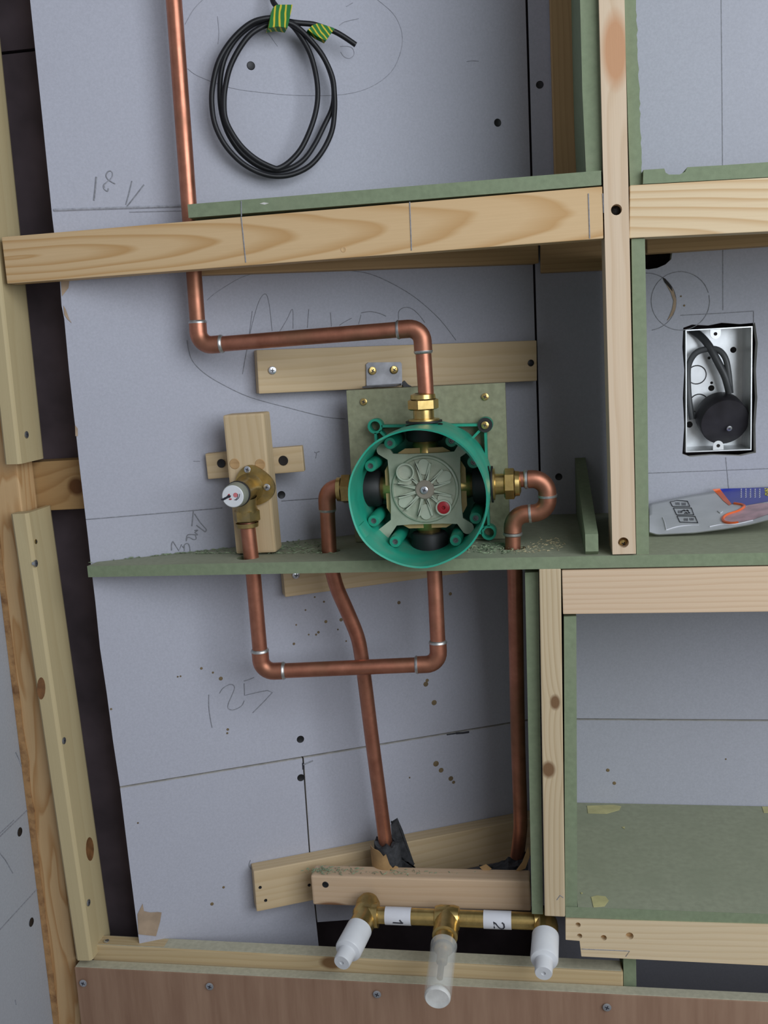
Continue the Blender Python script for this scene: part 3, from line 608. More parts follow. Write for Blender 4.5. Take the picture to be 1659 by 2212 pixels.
# bent pipe on the left of the valve
zfoot = P(832, 1838, -.145)
lp_pts = [P(790, 1050, YP), P(704.5, 1054, YP)]
root = empty('copper_pipe', P(832, 1838, -.145)); tag(root, 'bent copper pipe from the valve left side down into the lagging', 'pipe')
corner = P(705, 1054, YP)
path, arcs = fillet([P(741, 1053, YP), corner, P(711, 1190, -.176)], .0125)
low = catmull([P(712, 1195, -.176), P(716, 1225, -.174), P(728, 1270, -.170), P(752, 1325, -.162), P(772, 1375, -.157), P(781, 1420, -.155), P(789, 1480, -.152), P(804, 1600, -.148), P(829, 1790, -.142), P(834, 1840, -.140)], 6)
obj('tube', MB().tube(path+low, RP, 20), M_COP, root)
arc, a, b = arcs[0]
e = obj('elbow', MB().tube([arc[0]+a*.0095]+arc+[arc[-1]+b*.0095], RP+.0011, 20), M_COP, root)
for p, d in ((arc[0]+a*.0095, a), (arc[-1]+b*.0095, b)): obj('solder_ring', MB().lathe(p, d, [(RP*.98, -.0008), (RP+.0016, -.0008), (RP+.0006, .0018), (RP*.98, .002)], 20), M_SOLD, e)
# swan-neck pipe on the right
rp_pts = [P(1112, 1036, YP), P(1181, 1034, YP), P(1184, 1106, YP+.002), P(1107, 1112, YP+.003), P(1108, 1190, YP+.003)]
root = empty('copper_pipe', P(1122, 1850, -.12)); tag(root, 'copper pipe with a swan-neck right of the valve, running down in shade', 'pipe')
path, arcs = fillet(rp_pts, .0138)
low = catmull([P(1110, 1215, YP+.004), P(1112, 1240, -.170), P(1115, 1400, -.150), P(1119, 1600, -.135), P(1124, 1760, -.125), P(1123, 1800, -.122), P(1117, 1850, -.118)], 6)
obj('tube', MB().tube(path+low, RP, 20), M_COP, root)
for (arc, a, b) in arcs:
    e = obj('elbow', MB().tube([arc[0]+a*.004]+arc+[arc[-1]+b*.004], RP+.0011, 20), M_COP, root)
for q, d in ((arcs[0][0][0]+arcs[0][1]*.006, arcs[0][1]), (arcs[0][0][-1]+arcs[0][2]*.003, arcs[0][2]), (arcs[1][0][-1]+arcs[1][2]*.004, arcs[1][2]), (arcs[2][0][-1]+arcs[2][2]*.006, arcs[2][2])):
    obj('solder_ring', MB().lathe(q, d, [(RP*.98, -.0016), (RP+.0018, -.0012), (RP+.0016, .0010), (RP*.98, .0022)], 20), M_SOLD, root)

# ================================================================== VALVE
VC = P(902, 1078, -.255); RV = .0628
plate_f = -.136
px0, px1 = P(754, 950, plate_f).x, P(1095, 950, plate_f).x
zt1 = (P(750, 843, plate_f).z+P(1095, 827, plate_f).z)/2
pl = obj('mounting_plate', MB().box((px0, plate_f, zs+.0005), (px1, plate_f+.012, zt1)), M_PLATE, None, None, .0006); tag(pl, 'olive green square board carrying the round mixer valve', 'board')
for q, kd in (((786, 868), 'brass'), ((1048, 857), 'brass')): screw(pl, P(*q, plate_f-.0002), r=.0036, kind=kd)
# bracket
bk = empty('angle_bracket', PA(828, 835, .019)); tag(bk, 'small grey steel angle bracket with two brass screws above the valve', 'bracket')
obj('upright_leg', MB().prism([[PA(x, y, .0185) for x, y in ((790, 787), (795, 783), (864, 782), (867, 786), (868, 832), (791, 838))]], NA*.0015), M_STEEL, bk)
a_, b_ = PA(791, 836, .0185), PA(868, 831, .0185)
obj('flat_leg', MB().prism([[a_, b_, Vector((b_.x, plate_f+.013, b_.z)), Vector((a_.x, plate_f+.013, a_.z))]], (0, 0, .0015)), M_STEEL, bk)
for q in ((804, 801), (851, 799)): screw(bk, PA(*q, .0202), NA, .0042, 'brass', .6)
obj('clip', MB().prism([[PA(x, y, .0186) for x, y in ((868, 826), (873, 822), (880, 830), (889, 835), (870, 836))]], NA*.002), M_PHOS, bk)

v = empty('mixer_valve', VC+Vector((0, .11, 0))); tag(v, 'round green plastic shower valve housing with brass ports on the board', 'valve')
def V(x, y, z): return VC+Vector((x, y, z))
# sleeve, slightly wavy lip
b = MB(); seg = 72; prof = [(RV-.0036, .112), (RV-.0026, .030), (RV-.0024, .012), (RV-.0018, .0), (RV-.0002, -.0006), (RV, .002), (RV, .030), (RV-.0012, .031), (RV-.0016, .112)]
vs = []
for r, h in prof:
    for k_ in range(seg):
        q = 2*math.pi*k_/seg; w = .0010*noise.noise(Vector((math.cos(q)*2.2, math.sin(q)*2.2, 1.3))) if h < .02 else 0
        dz = .0022*max(0, noise.noise(Vector((math.cos(q)*1.5+4, math.sin(q)*1.5, 2)))) if h < .01 else 0
        vs.append(V((r+w)*math.cos(q), h+dz, (r+w)*math.sin(q)))
n = len(prof)
b.add(vs, [(i*seg+k_, i*seg+(k_+1) % seg, (i+1)*seg+(k_+1) % seg, (i+1)*seg+k_) for i in range(n-1) for k_ in range(seg)], 0, True)
sl_ = obj('housing_sleeve', b, M_GREEN, v)
for a0, a1 in ((3.55, 3.75), (.55, .95)):      # stepped rim tabs
    bb = MB(); q0, q1 = R(180)*a0/math.pi, a1
    ar = [a0+(a1-a0)*i/8 for i in range(9)]
    inn = [V((RV-.004)*math.cos(q), .006, (RV-.004)*math.sin(q)) for q in ar]; out = [V((RV-.0015)*math.cos(q), .006, (RV-.0015)*math.sin(q)) for q in ar]
    bb.prism([inn+out[::-1]], (0, .022, 0)); obj('rim_step', bb, M_GREEN, sl_)
# base plate and ears
bp = MB().lathe(V(0, .100, 0), (0, 1, 0), [(0, 0), (RV-.003, 0), (RV-.003, .012), (0, .012)], 48); obj('housing_base', bp, M_GREEND, v)
ears = [(P(810, 921, -.150), False), (P(1048, 918, -.150), True), (P(1056, 1151, -.150), False)]
ec = [Vector((p.x, -.150, p.z)) for p, _ in ears]; ec.append(Vector((ec[0].x, -.150, ec[2].z)))
for i, p in enumerate(ec):
    ob = obj('mounting_ear', MB().lathe(p, (0, 1, 0), [(.0050, 0), (.0074, 0), (.0074, .013), (.0050, .013), (.0050, 0)], 24), M_GREEND, v)
    if i == 1:
        obj('washer', MB().lathe(p+Vector((0, -.0016, 0)), (0, 1, 0), [(0, 0), (.0072, 0), (.0072, .0016), (0, .0016)], 24), M_BLACK, ob); screw(ob, p+Vector((0, -.002, 0)), r=.0038, kind='brass')
for i in range(4):
    p, q = ec[i], ec[(i+1) % 4]; d = (q-p).normalized(); n_ = Vector((0, 1, 0)).cross(d)
    for sgn in (1, -1):
        o_ = p+d*.0068 + n_*(.0052*sgn if False else .0); 
    lo = p+d*.0066+n_*.0012; hi = q-d*.0066+n_*.0012
    obj('frame_rib', MB().prism([[lo, hi, hi-n_*.0024, lo-n_*.0024]], (0, .012, 0)), M_GREEND, v)
    c = V(0, .105, 0); dd = (c-p); dd.y = 0; dd.normalize(); s_ = Vector((0, 1, 0)).cross(dd)
    a1 = p+dd*.0066; a2 = p+dd*.022
    obj('ear_web', MB().prism([[a1+s_*.0012, a2+s_*.0012, a2-s_*.0012, a1-s_*.0012]], (0, .012, 0)), M_GREEND, v)
# eight screw bosses
for dg in (28.5, 58.5, 121.5, 151.5, 208.5, 238.5, 301.5, 331.5):
    q = R(dg); c = V(.0545*math.cos(q), .041, .0545*math.sin(q))
    bo = obj('screw_boss', MB().lathe(c, (0, 1, 0), [(.0027, .004), (.0027, 0), (.0052, 0), (.0058, .002), (.0064, .060)], 20), M_GREEND, v)
    obj('threaded_insert', MB().lathe(c+Vector((0, .0016, 0)), (0, 1, 0), [(0, .002), (.0016, .002), (.0016, 0), (.0028, 0), (.0028, .006)], 16), [M_STEEL], bo)
# brass body with four ports
yp = YP+.255
body = MB().box((VC.x-.029, VC.y+.070, VC.z-.029), (VC.x+.029, VC.y+.098, VC.z+.029)); obj('brass_body', body, M_BRASSD, v, None, .002)
for dx, dz in ((0, 1), (1, 0), (0, -1), (-1, 0)):
    ax_ = Vector((dx, 0, dz)); p0_ = V(0, yp, 0)
    po = obj('port', MB().lathe(p0_, ax_, [(.0122, .024), (.0122, .041), (.0112, .0425), (.0112, .054), (0, .054)], 24), M_BRASS, v)
    obj('rubber_seal', MB().lathe(p0_, ax_, [(.0112, .044), (.0160, .0445), (.0178, .047), (.0178, RV-.003), (.0105, RV-.003)], 28), M_BLACK, po)
    tg = Vector((dz, 0, dx)); c = p0_+ax_*.0345; tg = Vector((dz, 0, -dx))
    s0 = V(0, .0655, 0)+ax_*.0345
    obj('gasket_strip', MB().prism([[s0+tg*.025, s0+tg*.018+ax_*.004, s0-tg*.018+ax_*.004, s0-tg*.025, s0-tg*.02-ax_*.003, s0+tg*.02-ax_*.003]], (0, .003, 0)), M_TAN, v)
# grey cover plate with curled corners
yc = .0605; out = []
def arcp(cx, cz, r, a0, a1, n=7): return [(cx+r*math.cos(R(a0+(a1-a0)*i/n)), cz+r*math.sin(R(a0+(a1-a0)*i/n))) for i in range(n+1)]
h_ = .0345
out += arcp(.0385, .0385, .006, -40, 130)
out += [(.029, h_), (.015, h_-.0008), (-.015, h_-.0008), (-.029, h_)] + arcp(-.0385, .0385, .006, 50, 220)
out += [(-h_, .029), (-h_+.0008, .015), (-h_+.0008, -.015), (-h_, -.029)] + arcp(-.0420, -.0420, .0062, 140, 310)
out += [(-.029, -h_), (-.015, -h_+.0008), (.015, -h_+.0008), (.029, -h_)] + arcp(.0385, -.0385, .006, 230, 400) + [(h_, -.029), (h_-.0008, -.015), (h_-.0008, .015), (h_, .029)]
cv = obj('cover_plate', MB().prism([[V(x, yc, z) for x, z in out]], (0, .004, 0)), M_COVER, v)
obj('cover_disc', MB().lathe(V(0, yc, 0), (0, -1, 0), [(.0325, 0), (.0315, .0022), (.0300, .0026), (.0288, .0010), (.012, .0012), (0, .0014)], 40), M_COVER, cv)
for i in range(12):
    q = R(15+30*i); d = Vector((math.cos(q), 0, math.sin(q))); s_ = Vector((-d.z, 0, d.x)); o_ = V(0, yc-.0010, 0)
    if i in (4, 10): ln = .017
    else: ln = .0255
    obj('rib', MB().prism([[o_+d*.007+s_*.0013, o_+d*ln+s_*.0009, o_+d*ln-s_*.0009, o_+d*.007-s_*.0013]], (0, -.0042, 0)), M_COVERL, cv, None, .0004)
    if i % 2 == 1:
        q2 = R(30*i); d2 = Vector((math.cos(q2), 0, math.sin(q2))); s2_ = Vector((-d2.z, 0, d2.x)); c = o_+d2*.0215
        lob = [c+d2*(.0075*math.cos(t*math.pi/8))+s2_*(.0058*math.sin(t*math.pi/8)) for t in range(16)]
        obj('lobe', MB().prism([lob], (0, -.0022, 0)), M_COVERL, cv)
obj('hub', MB().lathe(V(0, yc, 0), (0, -1, 0), [(.0095, 0), (.0092, .0052), (.008, .0062), (.0045, .0062), (0, .0060)], 28), plain('dusty_hub', (.30, .25, .20), .7), cv)
screw(cv, V(0, yc-.0066, 0), r=.0036)
for ang, kind in ((135, 0), (-45, 1)):
    c = V(.0245*math.cos(R(ang)), yc-.001, .0245*math.sin(R(ang)))
    rg = obj('ring', MB().lathe(c, (0, -1, 0), [(.0086 if kind == 0 else .0074, 0), (.0086 if kind == 0 else .0074, .0062), (.0072 if kind == 0 else .006, .0062), (.0072 if kind == 0 else .006, .002), (0, .002)], 26), M_COVERL, cv)
    if kind: obj('red_plug', MB().lathe(c, (0, -1, 0), [(.006, 0), (.006, .0055), (.0048, .0062), (.0018, .0062), (.0016, .003), (0, .003)], 22), M_RED, rg)
# outer connectors
def connector(par, base, d, gasket=True):
    d = Vector(d)
    if gasket: obj('gasket', MB().lathe(base, d, [(.0175, 0), (.0175, .0018), (0, .0018)], 26), M_BLACK, par)
    nb = obj('union_nut', MB().lathe(base+d*.0018, d, [(.0150, 0), (.0150, .0016), (.0100, .0024), (.0100, .009), (.0098, .012)], 24).hexnut(base+d*.012, d, .0148, .0105, 0, .3).lathe(base+d*.0225, d, [(.0122, 0), (.0118, .004), (.0078, .0055)], 24), M_BRASS, par)
    return nb
connector(v, V(0, yp, RV-.0012), (0, 0, 1)); connector(v, V(RV-.0012, yp, 0), (1, 0, 0)); obj('lower_spigot', MB().lathe(V(0, yp, -RV+.002), (0, 0, -1), [(.0102, 0), (.0102, .0035), (.0078, .0045)], 22), M_BRASS, v); connector(v, V(-RV+.0012, yp, 0), (-1, 0, 0), False)

# ================================================================== STOPCOCK
cbk = beam('cross_batten', P(446, 1008, -.163), P(655, 991, -.150), .026, .012, M_BATT); tag(cbk, 'short cross batten behind the stopcock block', 'batten')
dark_hole(cbk, P(478, 1001, -.162), r=.004, name='bored_hole'); dark_hole(cbk, P(612, 995, -.1535), r=.0045, m=M_DARK, name='bored_hole')
sb = quad('stopcock_block', (482, 897), (567, 891.5), (598, 1194), (508, 1197), -.187, .0245, M_BATT, True, bevel=.0025); tag(sb, 'upright pine block behind the brass stopcock', 'timber block')
for q in ((507, 1002), (562, 1003)): dark_hole(sb, P(*q, -.187), r=.0048, m=M_DARKW, name='bored_hole')
sc_ = P(503, 1072, -.243); XA, ZA = sc_.x, sc_.z
st = empty('stopcock', (XA, -.187, ZA)); tag(st, 'brass stopcock with a white round cap left of the valve', 'stopcock')
fc = Vector((XA+.004, -.1875, ZA+.001))
flp = []
for i in range(48):
    q = 2*math.pi*i/48; r = .0185 + .0035*max(0, math.cos(q-R(-8)))**4 + .003*max(0, math.cos(q-R(100)))**6 + .003*max(0, math.cos(q-R(215)))**6
    flp.append(Vector((fc.x+r*math.cos(q), fc.y, fc.z+r*math.sin(q))))
obj('flange', MB().prism([flp], (0, -.0035, 0)), M_BRASSD, st)
for q in ((535, 1014), (577, 1052)): screw(st, P(q[0], q[1], -.1913), r=.0034)
bd = obj('body', MB().lathe((XA, -.191, ZA), (0, -1, 0), [(.0145, 0), (.0115, .004), (.0105, .012), (.0108, .026), (.0118, .032), (.0118, .036)], 28), M_BRASSD, st)
obj('black_collar', MB().lathe((XA, -.226, ZA), (0, -1, 0), [(.0119, 0), (.0124, .001), (.0124, .0036), (.0116, .0045)], 28), M_BLACK, st)
obj('grey_collar', MB().lathe((XA, -.2305, ZA), (0, -1, 0), [(.0116, 0), (.0118, .001), (.0112, .0085), (.0106, .0125), (.0100, .0128)], 28), plain('grey_cap_side', (.26, .27, .22), .5), st)
cp_ = obj('cap', MB().lathe((XA, -.2425, ZA), (0, -1, 0), [(.0104, 0), (.0103, .0008), (.0098, .0012), (0, .0012)], 32), M_WHITE, st)
def cl(pts, r, m): obj('cap_print', MB().tube(catmull([P(460+x/10.37, 1010+y/10.37, -.2439) for x, y in pts], 3), r, 5), m, cp_)
cl([(190, 715), (240, 700), (300, 670), (380, 655)], .0008, M_INK); cl([(310, 680), (350, 640), (395, 655)], .0011, M_INK); cl([(225, 730), (250, 715), (300, 690)], .0006, M_INK)
cl([(345, 610), (375, 600)], .0006, M_RED); cl([(365, 705), (390, 710), (415, 700)], .0007, M_RED)
obj('cap_print', MB().lathe(P(460+507/10.37, 1010+615/10.37, -.2437), (0, -1, 0), [(.0022, -.0003), (.0022, .0003), (0, .0003)], 14), plain('faded_red', (.55, .16, .17), .6), cp_)
cl([(480, 725), (530, 700), (555, 650), (555, 590)], .0003, M_INK); cl([(510, 735), (560, 700), (590, 650), (600, 590)], .0003, M_INK)
xo = P(534, 1120, -.199).x; yo = -.199
obj('outlet', MB().lathe((XA+.001, -.204, ZA-.006), Vector((xo-XA-.001, .005, -.02)), [(.0098, 0), (.0092, .010), (.0105, .0135), (.0105, .016)], 22), M_BRASSD, st)
obj('outlet_nut', MB().hexnut(P(532.5, 1100, yo), (.012, 0, -1), .0132, .012, 0, .55).lathe(P(534, 1129, yo), (.012, 0, -1), [(.0112, 0), (.0108, .004), (.0078, .005)], 22), M_BRASSD, st)

# ================================================================== BRASS MANIFOLD
YM = -.196
mf = empty('manifold', P(960, 1985, YM)); tag(mf, 'brass pipe manifold with two numbered labels along the bottom', 'manifold')
p0_, p1_ = P(792, 1976, YM), P(1182, 1991, YM)
RM = .0085
obj('tube', MB().tube([p0_, p1_], RM, 24), M_BRASS, mf)
axm = (p1_-p0_).normalized()
def cap_profile(): return [(.0132, 0), (.0134, .030), (.0126, .0315), (.0088, .033), (.0084, .046), (.0078, .0475), (.0022, .0475), (.002, .0455), (0, .0455)]
def stub(px_, py_, tip, kind):
    tp_ = tip; F_ = Vector((0, -1, 0))
    X_, Z_ = tp_.x, tp_.z
    c = Vector((X_, YM, Z_))
    return c
tips = [P(738, 2080, -.262), P(944.5, 2158, -.300), P(1174, 2103, -.262)]
on = [p0_, P(966, 1983, YM), P(1180, 1990, YM)]
for i, (t_, o_) in enumerate(zip(tips, on)):
    d = (t_-o_); Lt = d.length; d.normalize()
    if i == 0:
        pth = [o_+axm*.012, o_+axm*.004, o_+Vector((-.002, .002, .002)), o_+d*.006, o_+d*.022]
        obj('elbow', MB().tube(catmull(pth, 4), .0125, 22), M_BRASS, mf); obj('tee_boss', MB().lathe(o_+Vector((0, .018, .008)), (0, -1, -.4), [(.009, 0), (.0125, .006), (.013, .02)], 20), M_BRASSD, mf)
    elif i == 1:
        obj('tee', MB().lathe(o_-axm*.013, axm, [(.0088, 0), (.0115, .001), (.0128, .006), (.0128, .020), (.0115, .025), (.0088, .026)], 24).lathe(o_-d*.004, d, [(.0128, 0), (.0125, .022), (.0128, .023), (.0128, .030), (.0105, .031), (.0105, .045)], 24), M_BRASS, mf)
    else:
        obj('elbow', MB().tube(catmull([o_-axm*.012, o_-axm*.003, o_+d*.008, o_+d*.022], 4), .0122, 22), M_BRASS, mf)
    if i != 1:
        cpn = obj('white_cap', MB().lathe(t_-d*.0475, d, cap_profile(), 32), M_WHITE, mf)
    else:
        obj('clear_sleeve', MB().lathe(t_-d*.068, d, [(.0108, .060), (.0115, .004), (.0120, 0), (.0130, 0), (.0132, .003), (.0126, .008), (.0128, .060), (.0122, .066)], 32), M_CLEAR, mf)
        obj('end_disc', MB().lathe(t_-d*.068, d, [(.0108, .062), (.0121, .064), (.0122, .0662), (.011, .068), (.007, .0675), (0, .0675)], 32), M_FROST, mf)
        obj('valve_stem', MB().lathe(o_+d*.03, d, [(.009, 0), (.009, .014), (.0055, .015), (.0055, .030), (.003, .031), (.003, .05), (0, .05)], 18), M_BRASSD, mf)
def label(xc, digit, pts):
    cc = P(xc[0], xc[1], YM); t = (P(xc[2], xc[3], YM)-cc); ctr = cc.lerp(P(xc[2], xc[3], YM), .5)
    hl = t.length/2; r = RM+.0004; b = MB()
    proj = (ctr-p0_).dot(axm); ctr = p0_+axm*proj
    fw = Vector((0, -1, 0)); upv = axm.cross(Vector((0, 1, 0))).normalized()
    vs = []; A = [-115+i*10 for i in range(24)]
    for s_ in (-1, 1):
        for a in A: vs.append(ctr+axm*hl*s_+(fw*math.cos(R(a))+upv*math.sin(R(a)))*r)
    n = len(A); b.add(vs, [(i, i+1, n+i+1, n+i) for i in range(n-1)], 0, True)
    lb = obj('number_label', b, M_LABEL, mf); lb['label'] = 'white label numbered '+digit
    for poly in pts:
        q = [ctr+axm*(u*.001)+(fw*math.cos(w/8.9)+upv*math.sin(w/8.9))*(r+.0001) for u, w in poly]
        obj('digit', MB().tube(q, .00075, 6), M_INK, lb)
label((833, 1978, 889, 1980), 'one', [[(-4.6, -2.0), (5.6, -2.4)], [(5.6, -2.4), (4.2, -1.0), (2.4, 1.2)], [(5.4, -2.1), (3.6, -1.4)]])
label((1045, 1987, 1105, 1990), 'two', [[(-3.0, -4.4), (-3.2, 3.0), (-1.6, 1.4), (2.2, -4.0), (4.0, -4.9), (6.0, -4.4), (7.0, -2.2), (6.6, 1.2), (4.8, 2.6)]])

# lagging scraps
lg = empty('pipe_lagging', P(835, 1865, -.14)); tag(lg, 'torn dark foam lagging with a brown card wrap round the bent pipe', 'lagging')
c0 = P(835, 1817, -.140); c1 = P(842, 1900, -.140); dz_ = (c1-c0).normalized()
b = MB(); seg = 26; vs = []
for r0, hh in ((.0090, .030), (.0088, 0), (.0135, 0), (.0150, .031)):
    for k_ in range(seg):
        q = 2*math.pi*k_/seg; w = .004*noise.noise(Vector((math.cos(q)*2, math.sin(q)*2, r0*50))); vs.append(c0+dz_*(hh+(w if hh < .01 else 0))+Vector((r0*math.cos(q), r0*math.sin(q), 0))*(1+8*w*.3))
b.add(vs, [(i*seg+k_, i*seg+(k_+1) % seg, (i+1)*seg+(k_+1) % seg, (i+1)*seg+k_) for i in range(3) for k_ in range(seg)], 0, True); obj('foam_sleeve', b, M_FOAM, lg)
b = MB(); A = [R(195+i*10) for i in range(13)]; vs = []
for j in (0, 1):
    for i, q in enumerate(A): vs.append(c0+dz_*((.002+.006*abs(math.sin(i*1.1))*(i > 5)+.0014*i*(i > 8)) if j == 0 else .030)+Vector((.0172*math.cos(q), .0172*math.sin(q), 0)))
for v_ in list(vs): vs.append(v_+(v_-c0-dz_*((v_-c0).dot(dz_))).normalized()*.0008)
n = len(A); fs = [(i, i+1, n+i+1, n+i) for i in range(n-1)]+[(2*n+i, 2*n+i+1, 3*n+i+1, 3*n+i) for i in range(n-1)]+[(i, i+1, 2*n+i+1, 2*n+i) for i in range(n-1)]
b.add(vs, fs, 0, True); obj('card_wrap', b, M_CARD, lg)
fp = [P(x, y, -.128) for x, y in ((845, 1782), (856, 1775), (868, 1800), (893, 1872), (860, 1876), (848, 1840))]
obj('foam_flap', MB().prism([fp], (0, .006, 0)), M_FOAM, lg, None, .001)
lg2 = empty('pipe_lagging', P(1090, 1890, -.13)); tag(lg2, 'ragged dark lagging at the foot of the shaded right pipe', 'lagging')
b = MB(); vs = []; nx, ny = 16, 9
for j in range(ny):
    for i in range(nx):
        u, w = i/(nx-1), j/(ny-1); x = 1035+105*u; y = 1884-(16+38*max(0, u-.25))*w*(1+.25*noise.noise(Vector((u*9, 0, 1)))); vs.append(P(x, y, -.15+.035*w+.008*noise.noise(Vector((u*6, w*5, 3)))))
vs2 = [p+Vector((0, .006, -.006)) for p in vs]; n = nx*ny
fs = [(j*nx+i, j*nx+i+1, (j+1)*nx+i+1, (j+1)*nx+i) for j in range(ny-1) for i in range(nx-1)]; fs += [tuple(n+k_ for k_ in reversed(f)) for f in fs]
b.add(vs+vs2, fs, 0, True); obj('foam_rag', b, M_FOAM, lg2)
for tri_ in ([(1128, 1862), (1141, 1828), (1144, 1850), (1135, 1875), (1112, 1884)], [(1036, 1872), (1050, 1866), (1062, 1876), (1048, 1884)]):
    obj('card_scrap', MB().prism([[P(x, y, -.152) for x, y in tri_]], (0, -.001, 0)), M_CARD, lg2)

# ================================================================== CABLE COIL
z5 = lambda x, y, o: PA(420+x/4.1475, y/4.1475, o)
L1 = [(690, -300), (695, -120), (700, 0), (735, 60), (790, 150)]
L1b = [(640, 165), (520, 200), (400, 290), (290, 420), (210, 570), (165, 760), (155, 920), (180, 1100), (250, 1260), (350, 1390), (470, 1490), (620, 1560), (760, 1580), (900, 1555), (1040, 1480), (1150, 1350), (1230, 1180), (1255, 1000), (1255, 850), (1235, 690), (1160, 520), (1050, 370), (930, 250), (830, 200)]
L2 = [(720, 205), (620, 235), (500, 310), (400, 440), (320, 600), (280, 760), (265, 900), (275, 1050), (330, 1180), (430, 1320), (560, 1430), (700, 1500), (760, 1505), (850, 1450), (950, 1340), (1030, 1180), (1085, 1010), (1105, 850), (1090, 680), (1040, 490), (960, 340), (860, 215)]
L3 = [(740, 180), (640, 190), (520, 225), (380, 340), (280, 500), (235, 680), (230, 900), (260, 1080), (320, 1230), (420, 1370), (560, 1480), (700, 1530), (850, 1510), (980, 1430), (1080, 1290), (1160, 1130), (1230, 980), (1250, 850), (1230, 690), (1150, 500), (1020, 340), (900, 230), (820, 190)]
T = [(890, 200), (950, 207), (1060, 217), (1150, 245), (1250, 280), (1340, 330), (1445, 402)]
pts = [z5(x, y, .010+.004*i) for i, (x, y) in enumerate(L1)] + [z5(x, y, .026-.010*math.sin(math.pi*i/23)) for i, (x, y) in enumerate(L1b)] + [z5(x, y, .020+.004*math.sin(math.pi*i/21)) for i, (x, y) in enumerate(L2)] + [z5(x, y, .020-.009*math.sin(math.pi*i/22)) for i, (x, y) in enumerate(L3)] + [z5(x, y, .024) for x, y in T]
cab = empty('cable_coil', z5(700, 1580, .015)); tag(cab, 'coil of thin black cable tied with green and yellow tape', 'cable')
obj('cable', MB().tube(catmull(pts, 5), .0026, 12), M_CABLE, cab)
t1 = [(584, 36), (590, 16), (598, 10), (632, 10), (629, 26), (625, 42), (621, 60), (600, 57), (580, 60)]
obj('tape_wrap', MB().prism([[PA(x, y, .0305) for x, y in t1]], -NA*.0145), M_STRIPE, cab)
t2 = [(665, 64), (674, 55), (686, 50), (705, 55), (723, 62), (714, 74), (704, 88), (684, 78)]
obj('tape_flag', MB().prism([[PA(x, y, .0285) for x, y in t2]], -NA*.0085), M_STRIPE2, cab)

# ================================================================== STEEL BACK BOX
eb = empty('steel_back_box', P(1553, 985, 0)); tag(eb, 'galvanised steel socket box set in the cut-out of the right wall', 'socket box')
c = [P(1480, 713, 0), P(1627, 704, 0), P(1623, 969, 0), P(1483, 981, 0)]
ex0, ex1 = (c[0].x+c[3].x)/2, (c[1].x+c[2].x)/2; ez0, ez1 = (c[2].z+c[3].z)/2, (c[0].z+c[1].z)/2; ED = .046; tw = .0012; yf = .001
obj('back_plate', MB().box((ex0, yf+ED, ez0), (ex1, yf+ED+tw, ez1)), M_GALV, eb)
for lo, hi in (((ex0, yf, ez0), (ex0+tw, yf+ED, ez1)), ((ex1-tw, yf, ez0), (ex1, yf+ED, ez1)), ((ex0+tw, yf, ez1-tw), (ex1-tw, yf+ED, ez1)), ((ex0+tw, yf, ez0), (ex1-tw, yf+ED, ez0+tw))):
    obj('side_plate', MB().box(lo, hi), M_GALV, eb)
for q, zz in (((1546, 718), ez1-.006), ((1552, 966), ez0+.006)):
    xc = P(*q, .001).x; lgp = [Vector((xc+.0055*math.cos(R(a)), .002, zz+(1 if zz < (ez0+ez1)/2 else -1)*.0055*math.sin(R(a)))) for a in range(0, 181, 20)]
    e_ = zz-.0045 if zz < (ez0+ez1)/2 else zz+.0045
    lgp += [Vector((xc-.0055, .002, e_)), Vector((xc+.0055, .002, e_))]
    lug = obj('fixing_lug', MB().prism([lgp], (0, .0014, 0)), M_GALV, eb); dark_hole(lug, Vector((xc, .0018, zz)), r=.0017, m=M_DARK, name='screw_hole')
yb = yf+ED-.0003
def BP(x, y): return P(1380+x/3.16, 520+y/3.16, yb)
for x, y, r in ((395, 915, .0105), (410, 1110, .0105)): obj('knockout', MB().lathe(BP(x, y), (0, -1, 0), [(r*.92, 0), (r, .0004), (r*1.04, 0)], 26), M_STEEL, eb)
for x, y, r in ((495, 1006, .003), (497, 970, .0014), (480, 800, .0015), (345, 1255, .0032), (645, 745, .003)): dark_hole(eb, BP(x, y), r=r, m=M_DARK, name='fixing_hole')
cb = tag(obj('grey_cable', MB().tube(catmull([P(1380+x/3.16, 520+y/3.16, d) for x, y, d in ((360, 610, .042), (420, 650, .034), (480, 720, .027), (540, 830, .022), (590, 930, .020), (620, 1040, .022))], 5), .0042, 12), plain('dark_grey_sheath', (.05, .052, .056), .45)), 'thick dark grey cable entering the steel box at the top left', 'cable')
cb2 = tag(obj('grey_cable', MB().tube(catmull([P(1380+x/3.16, 520+y/3.16, d) for x, y, d in ((365, 1220, .030), (345, 1100, .032), (335, 960, .033), (340, 850, .032), (385, 770, .030), (460, 740, .028), (540, 745, .024), (590, 800, .021), (612, 900, .020), (625, 1040, .022))], 5), .0033, 12), plain('mid_grey_sheath', (.075, .078, .082), .45)), 'thinner grey cable looping up the left of the steel box', 'cable')
pk = empty('cable_puck', P(1567, 950, .02)); tag(pk, 'round black plastic connector with a small screw inside the steel box', 'connector')
fcn = P(1566, 912, .010); bkc = P(1552, 893, .034); dx_ = (fcn-bkc).normalized()
obj('case', MB().lathe(bkc, dx_, [(0, 0), (.0255, 0), (.0262, .002), (.0265, .024), (.0255, .0255), (0, .0255)], 36), plain('scuffed_black', (.016, .014, .018), .45, var=.5, scale=50, tint=((.045, .043, .05), .5)), pk)
screw(pk, P(1575, 925, .0085), dx_, .0030)

